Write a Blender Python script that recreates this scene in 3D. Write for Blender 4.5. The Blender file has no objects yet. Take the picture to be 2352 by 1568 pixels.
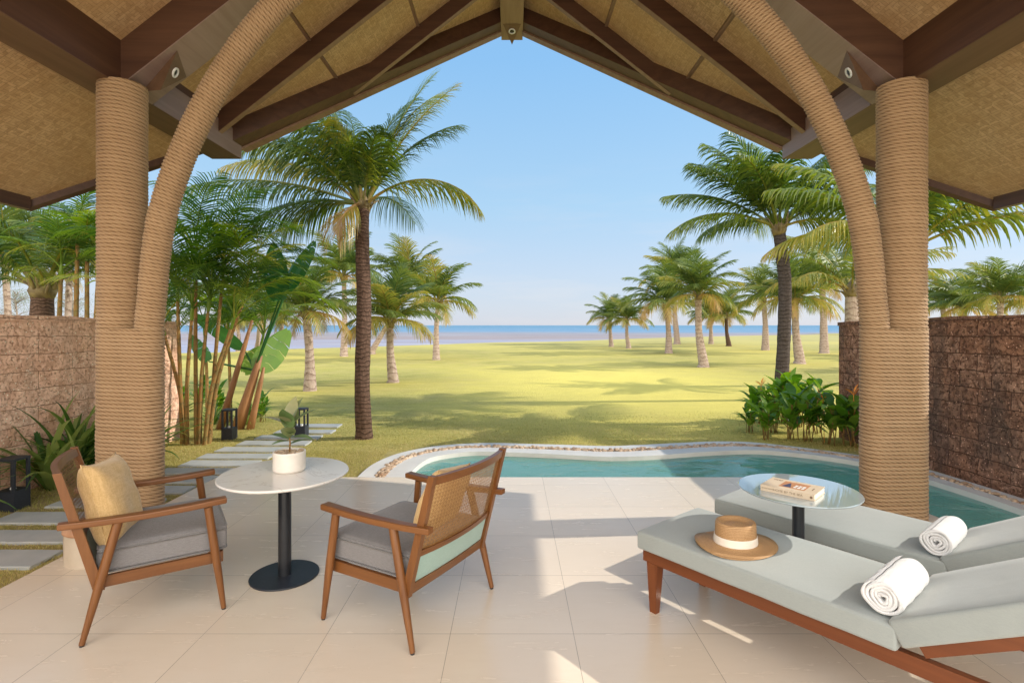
import bpy, bmesh, math, random
import numpy as np
from mathutils import Vector, Matrix
R = math.radians
rnd = random.Random(7)
C = bpy.context.scene.collection
sc = bpy.context.scene
F, H, CX, CY = 1212.0, 1.5, 1176.0, 747.0      # focal length and horizon, measured on the photograph

def at(x, y, Y):
    return Vector(((x-CX)*Y/F, Y, H-(y-CY)*Y/F))
def gr(x, y, z=0.0):
    Y = (H-z)*F/(y-CY)
    return Vector(((x-CX)*Y/F, Y, z))

# ------------------------------------------------------------------ nodes
class N:
    def __init__(s, name):
        s.m = bpy.data.materials.new(name); s.m.use_nodes = True
        s.t = s.m.node_tree; s.t.nodes.clear()
        s.out = s.add('ShaderNodeOutputMaterial')
        s.co = s.add('ShaderNodeTexCoord')
    def add(s, kind, **kw):
        n = s.t.nodes.new(kind)
        for k, v in kw.items():
            if hasattr(n, k): setattr(n, k, v)
            else: n.inputs[k.replace('_', ' ')].default_value = v
        return n
    def l(s, a, b): s.t.links.new(a, b)
    def map(s, scale=(1,1,1), rot=(0,0,0), loc=(0,0,0), src='Object'):
        n = s.add('ShaderNodeMapping'); s.l(s.co.outputs[src], n.inputs[0])
        n.inputs['Scale'].default_value = scale; n.inputs['Rotation'].default_value = rot
        n.inputs['Location'].default_value = loc
        return n.outputs[0]
    def noise(s, vec, scale=5, detail=4, rough=.55, dist=0):
        n = s.add('ShaderNodeTexNoise'); s.l(vec, n.inputs['Vector'])
        n.inputs['Scale'].default_value = scale; n.inputs['Detail'].default_value = detail
        n.inputs['Roughness'].default_value = rough; n.inputs['Distortion'].default_value = dist
        return n.outputs['Fac']
    def ramp(s, fac, stops, interp='LINEAR'):
        n = s.add('ShaderNodeValToRGB'); s.l(fac, n.inputs[0]); e = n.color_ramp.elements
        n.color_ramp.interpolation = interp
        while len(e) < len(stops): e.new(.5)
        for i, (p, c) in enumerate(stops):
            e[i].position = p
            e[i].color = (c[0], c[1], c[2], 1) if hasattr(c, '__len__') else (c, c, c, 1)
        return n.outputs[0]
    def mix(s, fac, a, b, mode='MIX'):
        n = s.add('ShaderNodeMix'); n.data_type = 'RGBA'; n.blend_type = mode
        for v, i in ((fac, 0), (a, 6), (b, 7)):
            if hasattr(v, 'is_linked'): s.l(v, n.inputs[i])
            elif i == 0: n.inputs[0].default_value = v
            else: n.inputs[i].default_value = (v[0], v[1], v[2], 1)
        return n.outputs[2]
    def math(s, op, a, b=0.0, c=0.0):
        n = s.add('ShaderNodeMath'); n.operation = op
        for v, i in ((a, 0), (b, 1), (c, 2)):
            if hasattr(v, 'is_linked'): s.l(v, n.inputs[i])
            else: n.inputs[i].default_value = v
        return n.outputs[0]
    def sep(s, vec):
        n = s.add('ShaderNodeSeparateXYZ'); s.l(vec, n.inputs[0]); return n.outputs
    def comb(s, x, y, z=0.0):
        n = s.add('ShaderNodeCombineXYZ')
        for v, i in ((x, 0), (y, 1), (z, 2)):
            if hasattr(v, 'is_linked'): s.l(v, n.inputs[i])
            else: n.inputs[i].default_value = v
        return n.outputs[0]
    def bump(s, h, strength=.3, dist=.01, nrm=None):
        n = s.add('ShaderNodeBump'); s.l(h, n.inputs['Height'])
        n.inputs['Strength'].default_value = strength; n.inputs['Distance'].default_value = dist
        if nrm is not None: s.l(nrm, n.inputs['Normal'])
        return n.outputs[0]
    def bsdf(s, col, rough=.6, spec=.5, metal=0, nrm=None, sheen=0, coat=0):
        n = s.add('ShaderNodeBsdfPrincipled')
        if hasattr(col, 'is_linked'): s.l(col, n.inputs['Base Color'])
        else: n.inputs['Base Color'].default_value = (*col, 1)
        if hasattr(rough, 'is_linked'): s.l(rough, n.inputs['Roughness'])
        else: n.inputs['Roughness'].default_value = rough
        n.inputs['Specular IOR Level'].default_value = spec
        n.inputs['Metallic'].default_value = metal
        n.inputs['Sheen Weight'].default_value = sheen
        n.inputs['Coat Weight'].default_value = coat
        if nrm is not None: s.l(nrm, n.inputs['Normal'])
        return n.outputs[0]
    def done(s, sh): s.l(sh, s.out.inputs[0]); return s.m

def simple(name, c1, c2, scale=8, rough=.6, bump=.15, stretch=(1,1,1), spec=.5, metal=0, sheen=0, bscale=None, bd=.004):
    n = N(name); v = n.map(stretch)
    f = n.noise(v, scale, 5); col = n.mix(n.ramp(f, [(.3, 0), (.7, 1)]), c1, c2)
    b = n.noise(v, bscale or scale*4, 3)
    return n.done(n.bsdf(col, rough, spec, metal, n.bump(b, bump, bd), sheen))

def wood(name, c1, c2, axis, scale=14, rough=.42, spec=.45):
    st = {'x': (.06, 1, 1), 'y': (1, .06, 1), 'z': (1, 1, .06)}[axis]
    n = N(name); v = n.map(st)
    f = n.noise(v, scale*2.2, 6, .6, .6)
    g = n.noise(n.map(tuple(q*1.0 for q in st)), scale*9, 4, .6)
    big = n.noise(n.map(), 3, 2)
    col = n.mix(n.ramp(f, [(.32, 0), (.68, 1)]), c1, c2)
    col = n.mix(n.math('MULTIPLY', g, .35), col, tuple(q*.45 for q in c1))
    col = n.mix(n.math('MULTIPLY', big, .25), col, c2)
    return n.done(n.bsdf(col, rough, spec, 0, n.bump(g, .12, .002)))

def fabric(name, c1, c2, sc_=420, rough=.9, amt=.25):
    n = N(name); v = n.map()
    a = n.noise(n.map((1, .12, 1)), sc_, 2); b = n.noise(n.map((.12, 1, 1)), sc_, 2)
    w = n.math('ADD', n.math('MULTIPLY', a, .5), n.math('MULTIPLY', b, .5))
    big = n.noise(v, 5, 4)
    col = n.mix(n.ramp(w, [(.38, 0), (.62, 1)]), c1, c2)
    col = n.mix(n.math('MULTIPLY', big, .2), col, tuple(q*.75 for q in c1))
    soft = n.noise(n.map((1, 1.6, 1)), 5, 2, .45, .2)
    bb = n.bump(soft, .5, .009); bb = n.bump(w, amt, .0015, bb)
    return n.done(n.bsdf(col, rough, .25, 0, bb, .25))

def leafmat(name, stops, rough=.42, trans=.35, spec=.5):
    k_ = {'coconut_frond': .62, 'coconut_frond_far': .70, 'areca_frond': .72, 'heliconia_leaf': .85}.get(name, 1.0)
    stops = [(p, tuple(c*(k_ if i < 2 else (k_+1)/2) for c in cc)) for i, (p, cc) in enumerate(stops)]
    n = N(name)
    a = n.add('ShaderNodeAttribute', attribute_name='tint')
    f = n.noise(n.map(), 3.5, 2)
    t = n.math('ADD', a.outputs['Fac'], n.math('MULTIPLY', n.math('SUBTRACT', f, .5), .35))
    col = n.ramp(t, stops)
    p = n.bsdf(col, rough, spec)
    tr = n.add('ShaderNodeBsdfTranslucent'); n.l(n.mix(.5, col, (.35, .42, .03), 'ADD') if False else col, tr.inputs[0])
    hs = n.add('ShaderNodeHueSaturation'); n.l(col, hs.inputs['Color'])
    hs.inputs['Value'].default_value = 1.7; hs.inputs['Saturation'].default_value = 1.1; hs.inputs['Hue'].default_value = .485
    n.l(hs.outputs[0], tr.inputs[0])
    m = n.add('ShaderNodeMixShader'); m.inputs[0].default_value = trans
    n.l(p, m.inputs[1]); n.l(tr.outputs[0], m.inputs[2])
    return n.done(m.outputs[0])

# ------------------------------------------------------------------ mesh builder
class MB:
    def __init__(s): s.v = []; s.f = []; s.t = []
    def add(s, vs, fs, tint=.5):
        o = len(s.v); s.v.extend([tuple(p) for p in vs]); s.f.extend([tuple(i+o for i in q) for q in fs])
        s.t.extend([tint]*len(vs) if not hasattr(tint, '__len__') else tint)
    def box(s, lo, hi, M=None):
        x0, y0, z0 = lo; x1, y1, z1 = hi
        vs = [Vector(p) for p in ((x0,y0,z0),(x1,y0,z0),(x1,y1,z0),(x0,y1,z0),(x0,y0,z1),(x1,y0,z1),(x1,y1,z1),(x0,y1,z1))]
        if M: vs = [M @ p for p in vs]
        s.add(vs, [(0,3,2,1),(4,5,6,7),(0,1,5,4),(1,2,6,5),(2,3,7,6),(3,0,4,7)])
    def hexa(s, a, b):        # two quads (bottom ring a, top ring b)
        s.add(list(a)+list(b), [(3,2,1,0),(4,5,6,7),(0,1,5,4),(1,2,6,5),(2,3,7,6),(3,0,4,7)])
    def rbox(s, lo, hi, r=.005, seg=2, M=None, fn=None, sub=0):
        bm = bmesh.new(); x0, y0, z0 = lo; x1, y1, z1 = hi
        vs = [bm.verts.new(p) for p in ((x0,y0,z0),(x1,y0,z0),(x1,y1,z0),(x0,y1,z0),(x0,y0,z1),(x1,y0,z1),(x1,y1,z1),(x0,y1,z1))]
        for q in [(0,3,2,1),(4,5,6,7),(0,1,5,4),(1,2,6,5),(2,3,7,6),(3,0,4,7)]: bm.faces.new([vs[i] for i in q])
        if sub: bmesh.ops.subdivide_edges(bm, edges=bm.edges[:], cuts=sub, use_grid_fill=True)
        ed = [e for e in bm.edges if len(e.link_faces) == 2 and e.calc_face_angle(0) > .5]
        bmesh.ops.bevel(bm, geom=ed, offset=r, segments=seg, affect='EDGES', profile=.5)
        s.bm(bm, M, fn)
    def bm(s, bm, M=None, fn=None):
        bm.verts.ensure_lookup_table(); bm.verts.index_update()
        vs = [v.co.copy() for v in bm.verts]
        if fn: vs = [Vector(fn(p)) for p in vs]
        if M: vs = [M @ p for p in vs]
        s.add(vs, [[v.index for v in f.verts] for f in bm.faces]); bm.free()
    def tube(s, pts, rad, n=8, cap=True, tint=.5, flat=1.0):
        pts = [Vector(p) for p in pts]; k = len(pts)
        if not hasattr(rad, '__len__'): rad = [rad]*k
        up = None; vs = []
        for i, p in enumerate(pts):
            d = (pts[min(i+1, k-1)]-pts[max(i-1, 0)])
            if d.length < 1e-9: d = Vector((0,0,1))
            d.normalize()
            if up is None:
                up = Vector((0,0,1)) if abs(d.z) < .9 else Vector((0,1,0))
            a = d.cross(up); a.normalize(); b = a.cross(d); up = b
            for j in range(n):
                t = 2*math.pi*j/n
                vs.append(p+a*math.cos(t)*rad[i]+b*math.sin(t)*rad[i]*flat)
        fs = []
        for i in range(k-1):
            for j in range(n):
                fs.append((i*n+j, i*n+(j+1)%n, (i+1)*n+(j+1)%n, (i+1)*n+j))
        if cap: fs.append(tuple(range(n-1, -1, -1))); fs.append(tuple((k-1)*n+j for j in range(n)))
        s.add(vs, fs, tint)
    def lathe(s, prof, n=32, c=(0,0,0), sx=1, sy=1, cap=True):
        vs = []; k = len(prof)
        for r, z in prof:
            for j in range(n):
                t = 2*math.pi*j/n; vs.append((c[0]+r*sx*math.cos(t), c[1]+r*sy*math.sin(t), c[2]+z))
        fs = [(i*n+j, i*n+(j+1)%n, (i+1)*n+(j+1)%n, (i+1)*n+j) for i in range(k-1) for j in range(n)]
        if cap: fs.append(tuple(range(n-1, -1, -1))); fs.append(tuple((k-1)*n+j for j in range(n)))
        s.add(vs, fs)
    def ribbon(s, pts, sides, widths, tint=.5, fold=0.0, nrm=None):
        k = len(pts); vs = []; fs = []
        for p, sd, w in zip(pts, sides, widths):
            if fold:
                up = nrm if nrm is not None else Vector((0,0,1))
                vs += [p-sd*w*.5+up*w*fold, p, p+sd*w*.5+up*w*fold]
            else: vs += [p-sd*w*.5, p+sd*w*.5]
        m = 3 if fold else 2
        for i in range(k-1):
            for j in range(m-1):
                fs.append((i*m+j, i*m+j+1, (i+1)*m+j+1, (i+1)*m+j))
        s.add(vs, fs, tint if not hasattr(tint, '__len__') else [q for q in tint for _ in range(m)])
    def build(s, name, m, parent=None, smooth=False, kind=None):
        me = bpy.data.meshes.new(name); me.from_pydata(s.v, [], s.f); me.validate(); me.update()
        if len(me.vertices) == len(s.t):
            a = me.attributes.new('tint', 'FLOAT', 'POINT'); a.data.foreach_set('value', np.array(s.t, dtype=np.float32))
        if m: me.materials.append(m)
        if smooth: me.polygons.foreach_set('use_smooth', [True]*len(me.polygons))
        o = bpy.data.objects.new(name, me); C.objects.link(o)
        if parent: o.parent = parent
        if kind: o['kind'] = kind
        if smooth == 'auto':
            for e in me.edges: pass
            me.set_sharp_from_angle(angle=R(38))
        return o

def tag(o, label=None, cat=None, group=None):
    if label: o['label'] = label
    if cat: o['category'] = cat
    if group: o['group'] = group
    return o
def thing(name, label, cat, loc=(0,0,0), rz=0, group=None):
    o = bpy.data.objects.new(name, None); C.objects.link(o); o.location = loc; o.rotation_euler = (0,0,rz)
    o.empty_display_size = .1
    return tag(o, label, cat, group)
def dup(root, loc, rz, scale=None, label=None):
    r = root.copy(); C.objects.link(r); r.location = loc; r.rotation_euler = (0,0,rz)
    if scale: r.scale = scale
    if label: r['label'] = label
    for ch in list(root.children):
        c = ch.copy(); C.objects.link(c); c.parent = r
        for g in list(ch.children):
            d = g.copy(); C.objects.link(d); d.parent = c
    return r

# ------------------------------------------------------------------ materials
M = {}
DW1, DW2 = (.060, .024, .013), (.115, .052, .027)
M['beam_x'] = wood('dark_beam_x', DW1, DW2, 'x', 6, .5)
M['beam_y'] = wood('dark_beam_y', DW1, DW2, 'y', 6, .5)
M['beam_l'] = wood('light_beam', (.21, .115, .066), (.29, .18, .115), 'y', 6, .5)
M['beam_skylit'] = wood('skylit_beam', (.26, .175, .145), (.34, .245, .21), 'y', 6, .42)
M['beam_b'] = wood('brown_beam', (.13, .068, .036), (.19, .105, .060), 'y', 6, .5)
for ax in 'xyz':
    M['teak_'+ax] = wood('teak_'+ax, (.15, .052, .013), (.25, .10, .029), ax, 12, .36)
    M['red_'+ax] = wood('merbau_'+ax, (.14, .036, .009), (.21, .060, .016), ax, 9, .33)
M['cane'] = simple('cane', (.30, .145, .045), (.43, .235, .085), 60, .5, .2)
M['grey_fabric'] = fabric('grey_linen', (.175, .165, .165), (.25, .24, .24))
M['mint'] = fabric('mint_linen', (.30, .44, .385), (.38, .53, .47))
M['yellow'] = fabric('mustard_weave', (.62, .40, .165), (.76, .53, .26), 160, .9, .6)
M['piping'] = simple('mattress_piping', (.20, .22, .215), (.25, .27, .26), 40, .8)
M['mattress'] = fabric('mattress_canvas', (.31, .34, .33), (.355, .385, .37), 700, .8, .12)
M['black'] = simple('black_metal', (.012, .014, .018), (.02, .022, .027), 20, .33, .05)
M['slate'] = simple('powder_coat', (.015, .018, .026), (.024, .028, .038), 30, .5, .08)
M['rubber'] = simple('rubber', (.02, .02, .02), (.03, .03, .03), 20, .7)
M['towel'] = simple('towel_terry', (.80, .80, .80), (.86, .86, .86), 30, .95, .9, bscale=260, bd=.004, sheen=.5)
M['pebble'] = simple('pebble', (.30, .18, .10), (.66, .52, .38), 9, .6, .2)
M['ceramic'] = simple('cream_ceramic', (.72, .67, .60), (.78, .73, .66), 14, .45, .05)
M['paper'] = simple('paper', (.72, .66, .55), (.8, .74, .62), 300, .8, .1, stretch=(.02,.02,1))
M['bookcover'] = simple('cream_cover', (.58, .47, .34), (.63, .52, .39), 20, .45, .05)
M['ink'] = simple('brown_ink', (.16, .10, .06), (.2, .13, .08), 20, .6, 0)
M['rust'] = simple('rust_print', (.40, .17, .07), (.52, .26, .12), 20, .5, 0)
M['blueprint'] = simple('dark_print', (.03, .04, .10), (.06, .07, .14), 20, .5, 0)
M['ring'] = simple('white_ring', (.72, .72, .70), (.78, .78, .76), 20, .4, 0)
M['lens'] = simple('dark_lens', (.01, .01, .012), (.02, .02, .022), 20, .12, 0)
M['terracotta'] = simple('terracotta', (.42, .22, .12), (.52, .30, .18), 12, .7)
M['plinth'] = simple('cast_plinth', (.50, .42, .32), (.60, .51, .40), 6, .6, .2)

def mk_straw():
    n = N('straw'); v = n.map((1,1,1)); x, y, z = n.sep(v)[:3]
    r = n.math('SQRT', n.math('ADD', n.math('MULTIPLY', x, x), n.math('MULTIPLY', y, y)))
    w = n.math('SINE', n.math('MULTIPLY', n.math('ADD', r, z), 900))
    g = n.noise(v, 260, 2)
    h = n.math('ADD', n.math('MULTIPLY', w, .22), n.math('MULTIPLY', g, 1.3))
    col = n.mix(n.ramp(h, [(.2, 0), (1, 1)]), (.27, .14, .055), (.50, .31, .15))
    return n.done(n.bsdf(col, .6, .4, 0, n.bump(h, .5, .002)))
M['straw'] = mk_straw()
M['ribbon'] = simple('cream_ribbon', (.76, .67, .56), (.82, .74, .64), 10, .6, .4, stretch=(1,1,30))

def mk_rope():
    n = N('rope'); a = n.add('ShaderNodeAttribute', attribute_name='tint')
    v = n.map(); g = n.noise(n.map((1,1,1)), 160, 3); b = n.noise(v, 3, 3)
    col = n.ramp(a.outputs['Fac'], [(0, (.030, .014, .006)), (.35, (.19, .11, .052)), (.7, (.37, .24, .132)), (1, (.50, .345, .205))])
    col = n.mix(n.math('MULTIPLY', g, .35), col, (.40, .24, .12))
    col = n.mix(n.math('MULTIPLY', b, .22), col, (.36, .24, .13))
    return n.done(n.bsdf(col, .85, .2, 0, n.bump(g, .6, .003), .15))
M['rope'] = mk_rope()

def mk_woven():
    n = N('woven_bamboo'); v = n.map((1,1,1))
    x, y, z = n.sep(v)[:3]
    # strips woven on the slope; coordinates run along y and down the slope
    ly = n.math('MULTIPLY', y, 1.0); lx = n.math('MULTIPLY', x, 1.27)
    u = n.math('ADD', lx, ly); w = n.math('SUBTRACT', lx, ly)
    def brick(a, b, sx, off):
        t = n.add('ShaderNodeTexBrick'); n.l(n.comb(a, b), t.inputs['Vector'])
        t.offset = off; t.inputs['Scale'].default_value = 1.0
        t.inputs['Brick Width'].default_value = .105; t.inputs['Row Height'].default_value = .026
        t.inputs['Mortar Size'].default_value = .0016; t.inputs['Mortar Smooth'].default_value = .3
        t.inputs['Color1'].default_value = (1,1,1,1); t.inputs['Color2'].default_value = (.30,.30,.30,1)
        t.inputs['Mortar'].default_value = (.0,.0,.0,1)
        return t
    b1 = brick(lx, ly, 1, .33); b2 = brick(ly, lx, 1, .33)
    ch = n.add('ShaderNodeTexChecker'); n.l(n.comb(u, w), ch.inputs['Vector']); ch.inputs['Scale'].default_value = 11
    f = n.mix(ch.outputs['Fac'], b1.outputs['Color'], b2.outputs['Color'])
    nz = n.noise(v, 1.4, 3); n2 = n.noise(v, 30, 3)
    k = n.mix(.25, f, n.ramp(n2, [(.3, 0), (.7, 1)]))
    col = n.ramp(k, [(0, (.19, .105, .048)), (.3, (.44, .285, .145)), (1, (.66, .455, .26))])
    col = n.mix(n.ramp(nz, [(.3, 0), (.75, .55)]), col, (.46, .255, .095))
    return n.done(n.bsdf(col, .5, .35, 0, n.bump(f, .35, .004)))
M['woven'] = mk_woven()
M['thatch'] = simple('thatch', (.20, .13, .07), (.32, .22, .12), 20, .9, .6, (1, 4, 1))

def mk_floor():
    n = N('terrace_tile'); v = n.map((1,1,1), loc=(.3, -2.57, 0))
    t = n.add('ShaderNodeTexBrick'); n.l(v, t.inputs['Vector']); t.offset = 0; t.squash = 1
    t.inputs['Scale'].default_value = 1; t.inputs['Brick Width'].default_value = .6; t.inputs['Row Height'].default_value = .6
    t.inputs['Mortar Size'].default_value = .0016; t.inputs['Mortar Smooth'].default_value = .2
    t.inputs['Color1'].default_value = (.73,.62,.49,1); t.inputs['Color2'].default_value = (.77,.655,.52,1)
    t.inputs['Mortar'].default_value = (.30,.24,.18,1)
    s1 = n.noise(n.map((.5, 2.6, 1)), 6, 8, .68, .3); s2 = n.noise(n.map((1,1,1)), 1.1, 4)
    col = n.mix(n.ramp(s1, [(.35, 0), (.75, .22)]), t.outputs['Color'], (.60, .475, .34))
    col = n.mix(n.ramp(s2, [(.35, 0), (.7, .3)]), col, (.78, .71, .63))
    sp = n.noise(v, 90, 2); col = n.mix(n.ramp(sp, [(.72, 0), (.76, .35)]), col, (.3, .22, .15))
    ro = n.ramp(s1, [(.3, .20), (.8, .32)])
    return n.done(n.bsdf(col, ro, .6, 0, n.bump(n.math('SUBTRACT', 1, t.outputs['Fac']), .35, .002)))
M['floor'] = mk_floor()

def mk_laterite(name, dark, mid, light, mort, bw, rh, stain):
    n = N(name); v = n.map(); x, y, z = n.sep(v)[:3]
    wob = n.noise(v, 7, 2); z2 = n.math('ADD', z, n.math('MULTIPLY', n.math('SUBTRACT', wob, .5), .03))
    z2 = n.math('ADD', z2, n.math('MULTIPLY', y, .018))
    t = n.add('ShaderNodeTexBrick'); n.l(n.comb(n.math('ADD', y, x), z2), t.inputs['Vector']); t.offset = .43
    t.inputs['Scale'].default_value = 1; t.inputs['Brick Width'].default_value = bw; t.inputs['Row Height'].default_value = rh
    t.inputs['Mortar Size'].default_value = mort; t.inputs['Mortar Smooth'].default_value = .5
    t.inputs['Color1'].default_value = (*mid, 1); t.inputs['Color2'].default_value = (*light, 1)
    t.inputs['Mortar'].default_value = tuple(q*.55 for q in dark)+(1,)
    pit = n.noise(v, 34, 5, .7, .6); pit2 = n.noise(v, 11, 5, .65)
    soft = .75 if 'pink' in name else 1
    col = n.mix(n.ramp(pit, [(.38, soft), (.46, 0)]), t.outputs['Color'], tuple(q*.6 for q in dark))
    col = n.mix(n.ramp(pit2, [(.42, .7*soft), (.6, 0)]), col, dark)
    big = n.noise(n.map((1, 1, .35)), 2.2, 5, .6)
    col = n.mix(n.ramp(big, [(.48, 0), (.66, .75)]), col, stain)
    vo = n.add('ShaderNodeTexVoronoi'); n.l(v, vo.inputs['Vector']); vo.inputs['Scale'].default_value = 26
    col = n.mix(n.ramp(vo.outputs['Distance'], [(.12, .8), (.17, 0)]), col, tuple(min(1, q*1.5+.06) for q in light))
    h = n.math('ADD', n.math('MULTIPLY', n.ramp(pit, [(.34, 0), (.5, 1)]), .6), n.math('MULTIPLY', n.math('SUBTRACT', 1, t.outputs['Fac']), .9))
    h = n.math('ADD', h, n.math('MULTIPLY', pit2, .7))
    return n.done(n.bsdf(col, .9, .2, 0, n.bump(h, .9, .018 if soft == 1 else .010)))
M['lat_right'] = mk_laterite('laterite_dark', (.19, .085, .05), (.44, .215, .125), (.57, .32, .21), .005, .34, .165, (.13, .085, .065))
M['lat_left'] = mk_laterite('laterite_pink', (.55, .28, .17), (.95, .60, .42), (.97, .68, .50), .003, .9, .165, (.66, .44, .32))  # pale pink albedo stands in for sunlight that does not reach this wall

def mk_lawn():
    n = N('lawn_grass'); v = n.map()
    a = n.noise(v, .10, 4, .55); b = n.noise(v, .9, 5, .6); c = n.noise(n.map((1, .45, 1)), 28, 6, .75)
    e = n.noise(n.map((1, .3, 1)), 2.6, 5, .7)
    y = n.sep(v)[1]; x = n.sep(v)[0]
    col = n.ramp(c, [(.25, (.16, .165, .035)), (.5, (.36, .34, .085)), (.75, (.56, .50, .17))])
    mid = n.noise(n.map((.55, 2.2, 1)), 1.7, 8, .78, .3)
    col = n.mix(n.ramp(mid, [(.40, .5), (.52, 0)]), col, (.17, .17, .05))
    col = n.mix(n.ramp(mid, [(.50, 0), (.66, .6)]), col, (.50, .42, .17))
    col = n.mix(n.ramp(b, [(.35, 0), (.68, .55)]), col, (.46, .38, .15))
    col = n.mix(n.ramp(a, [(.40, 0), (.62, .7)]), col, (.58, .49, .12))
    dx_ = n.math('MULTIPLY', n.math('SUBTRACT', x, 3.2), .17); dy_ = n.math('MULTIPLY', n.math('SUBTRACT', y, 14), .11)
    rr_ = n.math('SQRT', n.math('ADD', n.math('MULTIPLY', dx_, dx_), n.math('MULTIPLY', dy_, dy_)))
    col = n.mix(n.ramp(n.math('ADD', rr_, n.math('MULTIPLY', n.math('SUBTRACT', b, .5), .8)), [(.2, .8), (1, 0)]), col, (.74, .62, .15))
    near = n.math('SUBTRACT', 1, n.math('SMOOTH_MIN', 1, n.math('MULTIPLY', n.math('MAXIMUM', n.math('SUBTRACT', y, 5.2), 0), .55), .2))
    dry = n.math('MULTIPLY', near, n.ramp(e, [(.30, 0), (.62, 1)]))
    col = n.mix(dry, col, (.34, .25, .14))
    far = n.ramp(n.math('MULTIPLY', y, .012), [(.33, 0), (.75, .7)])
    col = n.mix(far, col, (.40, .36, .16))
    return n.done(n.bsdf(col, .9, .15, 0, n.bump(c, .9, .02)))
M['lawn'] = mk_lawn()

def mk_sea():
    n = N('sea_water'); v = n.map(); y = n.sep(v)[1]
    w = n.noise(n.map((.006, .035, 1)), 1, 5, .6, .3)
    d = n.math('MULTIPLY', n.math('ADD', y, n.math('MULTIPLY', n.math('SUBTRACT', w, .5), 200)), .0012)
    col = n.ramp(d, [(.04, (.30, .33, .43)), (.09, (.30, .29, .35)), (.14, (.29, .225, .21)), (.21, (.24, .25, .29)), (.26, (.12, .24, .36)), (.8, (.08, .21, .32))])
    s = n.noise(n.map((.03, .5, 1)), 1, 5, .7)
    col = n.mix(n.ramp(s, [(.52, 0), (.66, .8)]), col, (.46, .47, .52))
    h = n.noise(n.map((.25, 1.2, 1)), 1.2, 5, .7)
    return n.done(n.bsdf(col, .5, .15, 0, n.bump(h, .4, .2)))
M['sea'] = mk_sea()

def mk_water():
    n = N('pool_water'); v = n.map()
    h = n.noise(n.map((1, 1.6, 1)), 3.2, 3, .45, .8); h2 = n.noise(v, 11, 2, .4)
    b = n.bump(n.math('ADD', h, n.math('MULTIPLY', h2, .15)),   .30, .06)
    fr = n.add('ShaderNodeFresnel'); fr.inputs[0].default_value = 1.33; n.l(b, fr.inputs['Normal'])
    g = n.add('ShaderNodeBsdfGlossy'); g.inputs['Roughness'].default_value = .02; n.l(b, g.inputs['Normal'])
    tr = n.add('ShaderNodeBsdfTransparent'); tr.inputs[0].default_value = (.66, .95, .91, 1)
    df = n.add('ShaderNodeBsdfDiffuse'); df.inputs[0].default_value = (.30, .70, .60, 1)
    mk = n.add('ShaderNodeMixShader'); mk.inputs[0].default_value = .4; n.l(tr.outputs[0], mk.inputs[1]); n.l(df.outputs[0], mk.inputs[2])
    m = n.add('ShaderNodeMixShader'); n.l(fr.outputs[0], m.inputs[0]); n.l(mk.outputs[0], m.inputs[1]); n.l(g.outputs[0], m.inputs[2])
    return n.done(m.outputs[0])
M['water'] = mk_water()
def mk_pooltile():
    n = N('pool_plaster'); v = n.map()
    t = n.add('ShaderNodeTexBrick'); n.l(v, t.inputs['Vector']); t.offset = 0
    t.inputs['Scale'].default_value = 1; t.inputs['Brick Width'].default_value = .5; t.inputs['Row Height'].default_value = .5
    t.inputs['Mortar Size'].default_value = .003
    t.inputs['Color1'].default_value = (.42,.86,.76,1); t.inputs['Color2'].default_value = (.46,.89,.80,1); t.inputs['Mortar'].default_value = (.36,.74,.66,1)
    f = n.noise(v, 2.5, 4, .6, 1.0)
    col = n.mix(n.ramp(f, [(.4, 0), (.7, .4)]), t.outputs['Color'], (.60, .93, .85))
    return n.done(n.bsdf(col, .6))
M['pooltile'] = mk_pooltile()
M['coping'] = simple('grey_terrazzo', (.60, .58, .55), (.70, .68, .64), 3, .55, .15)
M['coping2'] = simple('slate_coping', (.34, .335, .34), (.50, .49, .48), 2.2, .5, .2)
M['step'] = simple('grey_slate_paver', (.36, .375, .37), (.47, .48, .46), 5, .6, .4, bscale=30)

def mk_marble():
    n = N('marble_top'); v = n.map()
    a = n.noise(v, 2.2, 5, .6, 1.2); line = n.ramp(a, [(.485, 0), (.50, .55), (.515, 0)])
    b = n.noise(v, 3, 3)
    col = n.mix(n.math('MULTIPLY', b, .3), (.80, .77, .73), (.70, .66, .62))
    col = n.mix(line, col, (.55, .49, .44))
    return n.done(n.bsdf(col, .16, .5))
M['marble'] = mk_marble()
def mk_glass():
    n = N('sky_pale_glass')
    return n.done(n.bsdf((.33, .40, .43), .03, .9, 0, coat=.9))  # pale base colour stands in for the reflected sky
M['glass'] = mk_glass()

def mk_trunk(name, c1, c2, c3, ring=14, bd=.02):
    n = N(name); v = n.map(); x, y, z = n.sep(v)[:3]
    w = n.noise(v, 6, 3); zz = n.math('ADD', n.math('MULTIPLY', z, ring), n.math('MULTIPLY', w, 2.6))
    fr = n.math('FRACT', zz); r = n.ramp(fr, [(0, 0), (.12, 1), (.8, .7), (1, .1)])
    g = n.noise(n.map((1, 1, .25)), 40, 4, .7)
    col = n.mix(r, c1, c2); col = n.mix(n.ramp(g, [(.4, 0), (.65, .8)]), col, c3)
    h = n.math('ADD', r, n.math('MULTIPLY', g, .8))
    return n.done(n.bsdf(col, .9, .15, 0, n.bump(h, .8, bd)))
M['trunk_brown'] = mk_trunk('palm_bark_brown', (.035, .02, .013), (.17, .105, .075), (.075, .045, .03), 18)
M['trunk_grey'] = mk_trunk('palm_bark_grey', (.03, .024, .022), (.11, .09, .085), (.065, .05, .045), 13)
M['trunk_pale'] = mk_trunk('palm_bark_pale', (.20, .13, .10), (.50, .40, .34), (.33, .25, .20), 7)
M['areca_stem'] = mk_trunk('areca_stem', (.12, .07, .035), (.34, .17, .055), (.20, .19, .07), 5, .006)
M['banana_stem'] = simple('banana_stem', (.20, .09, .035), (.45, .22, .09), 7, .6, .4, (1, 1, .12))
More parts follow.
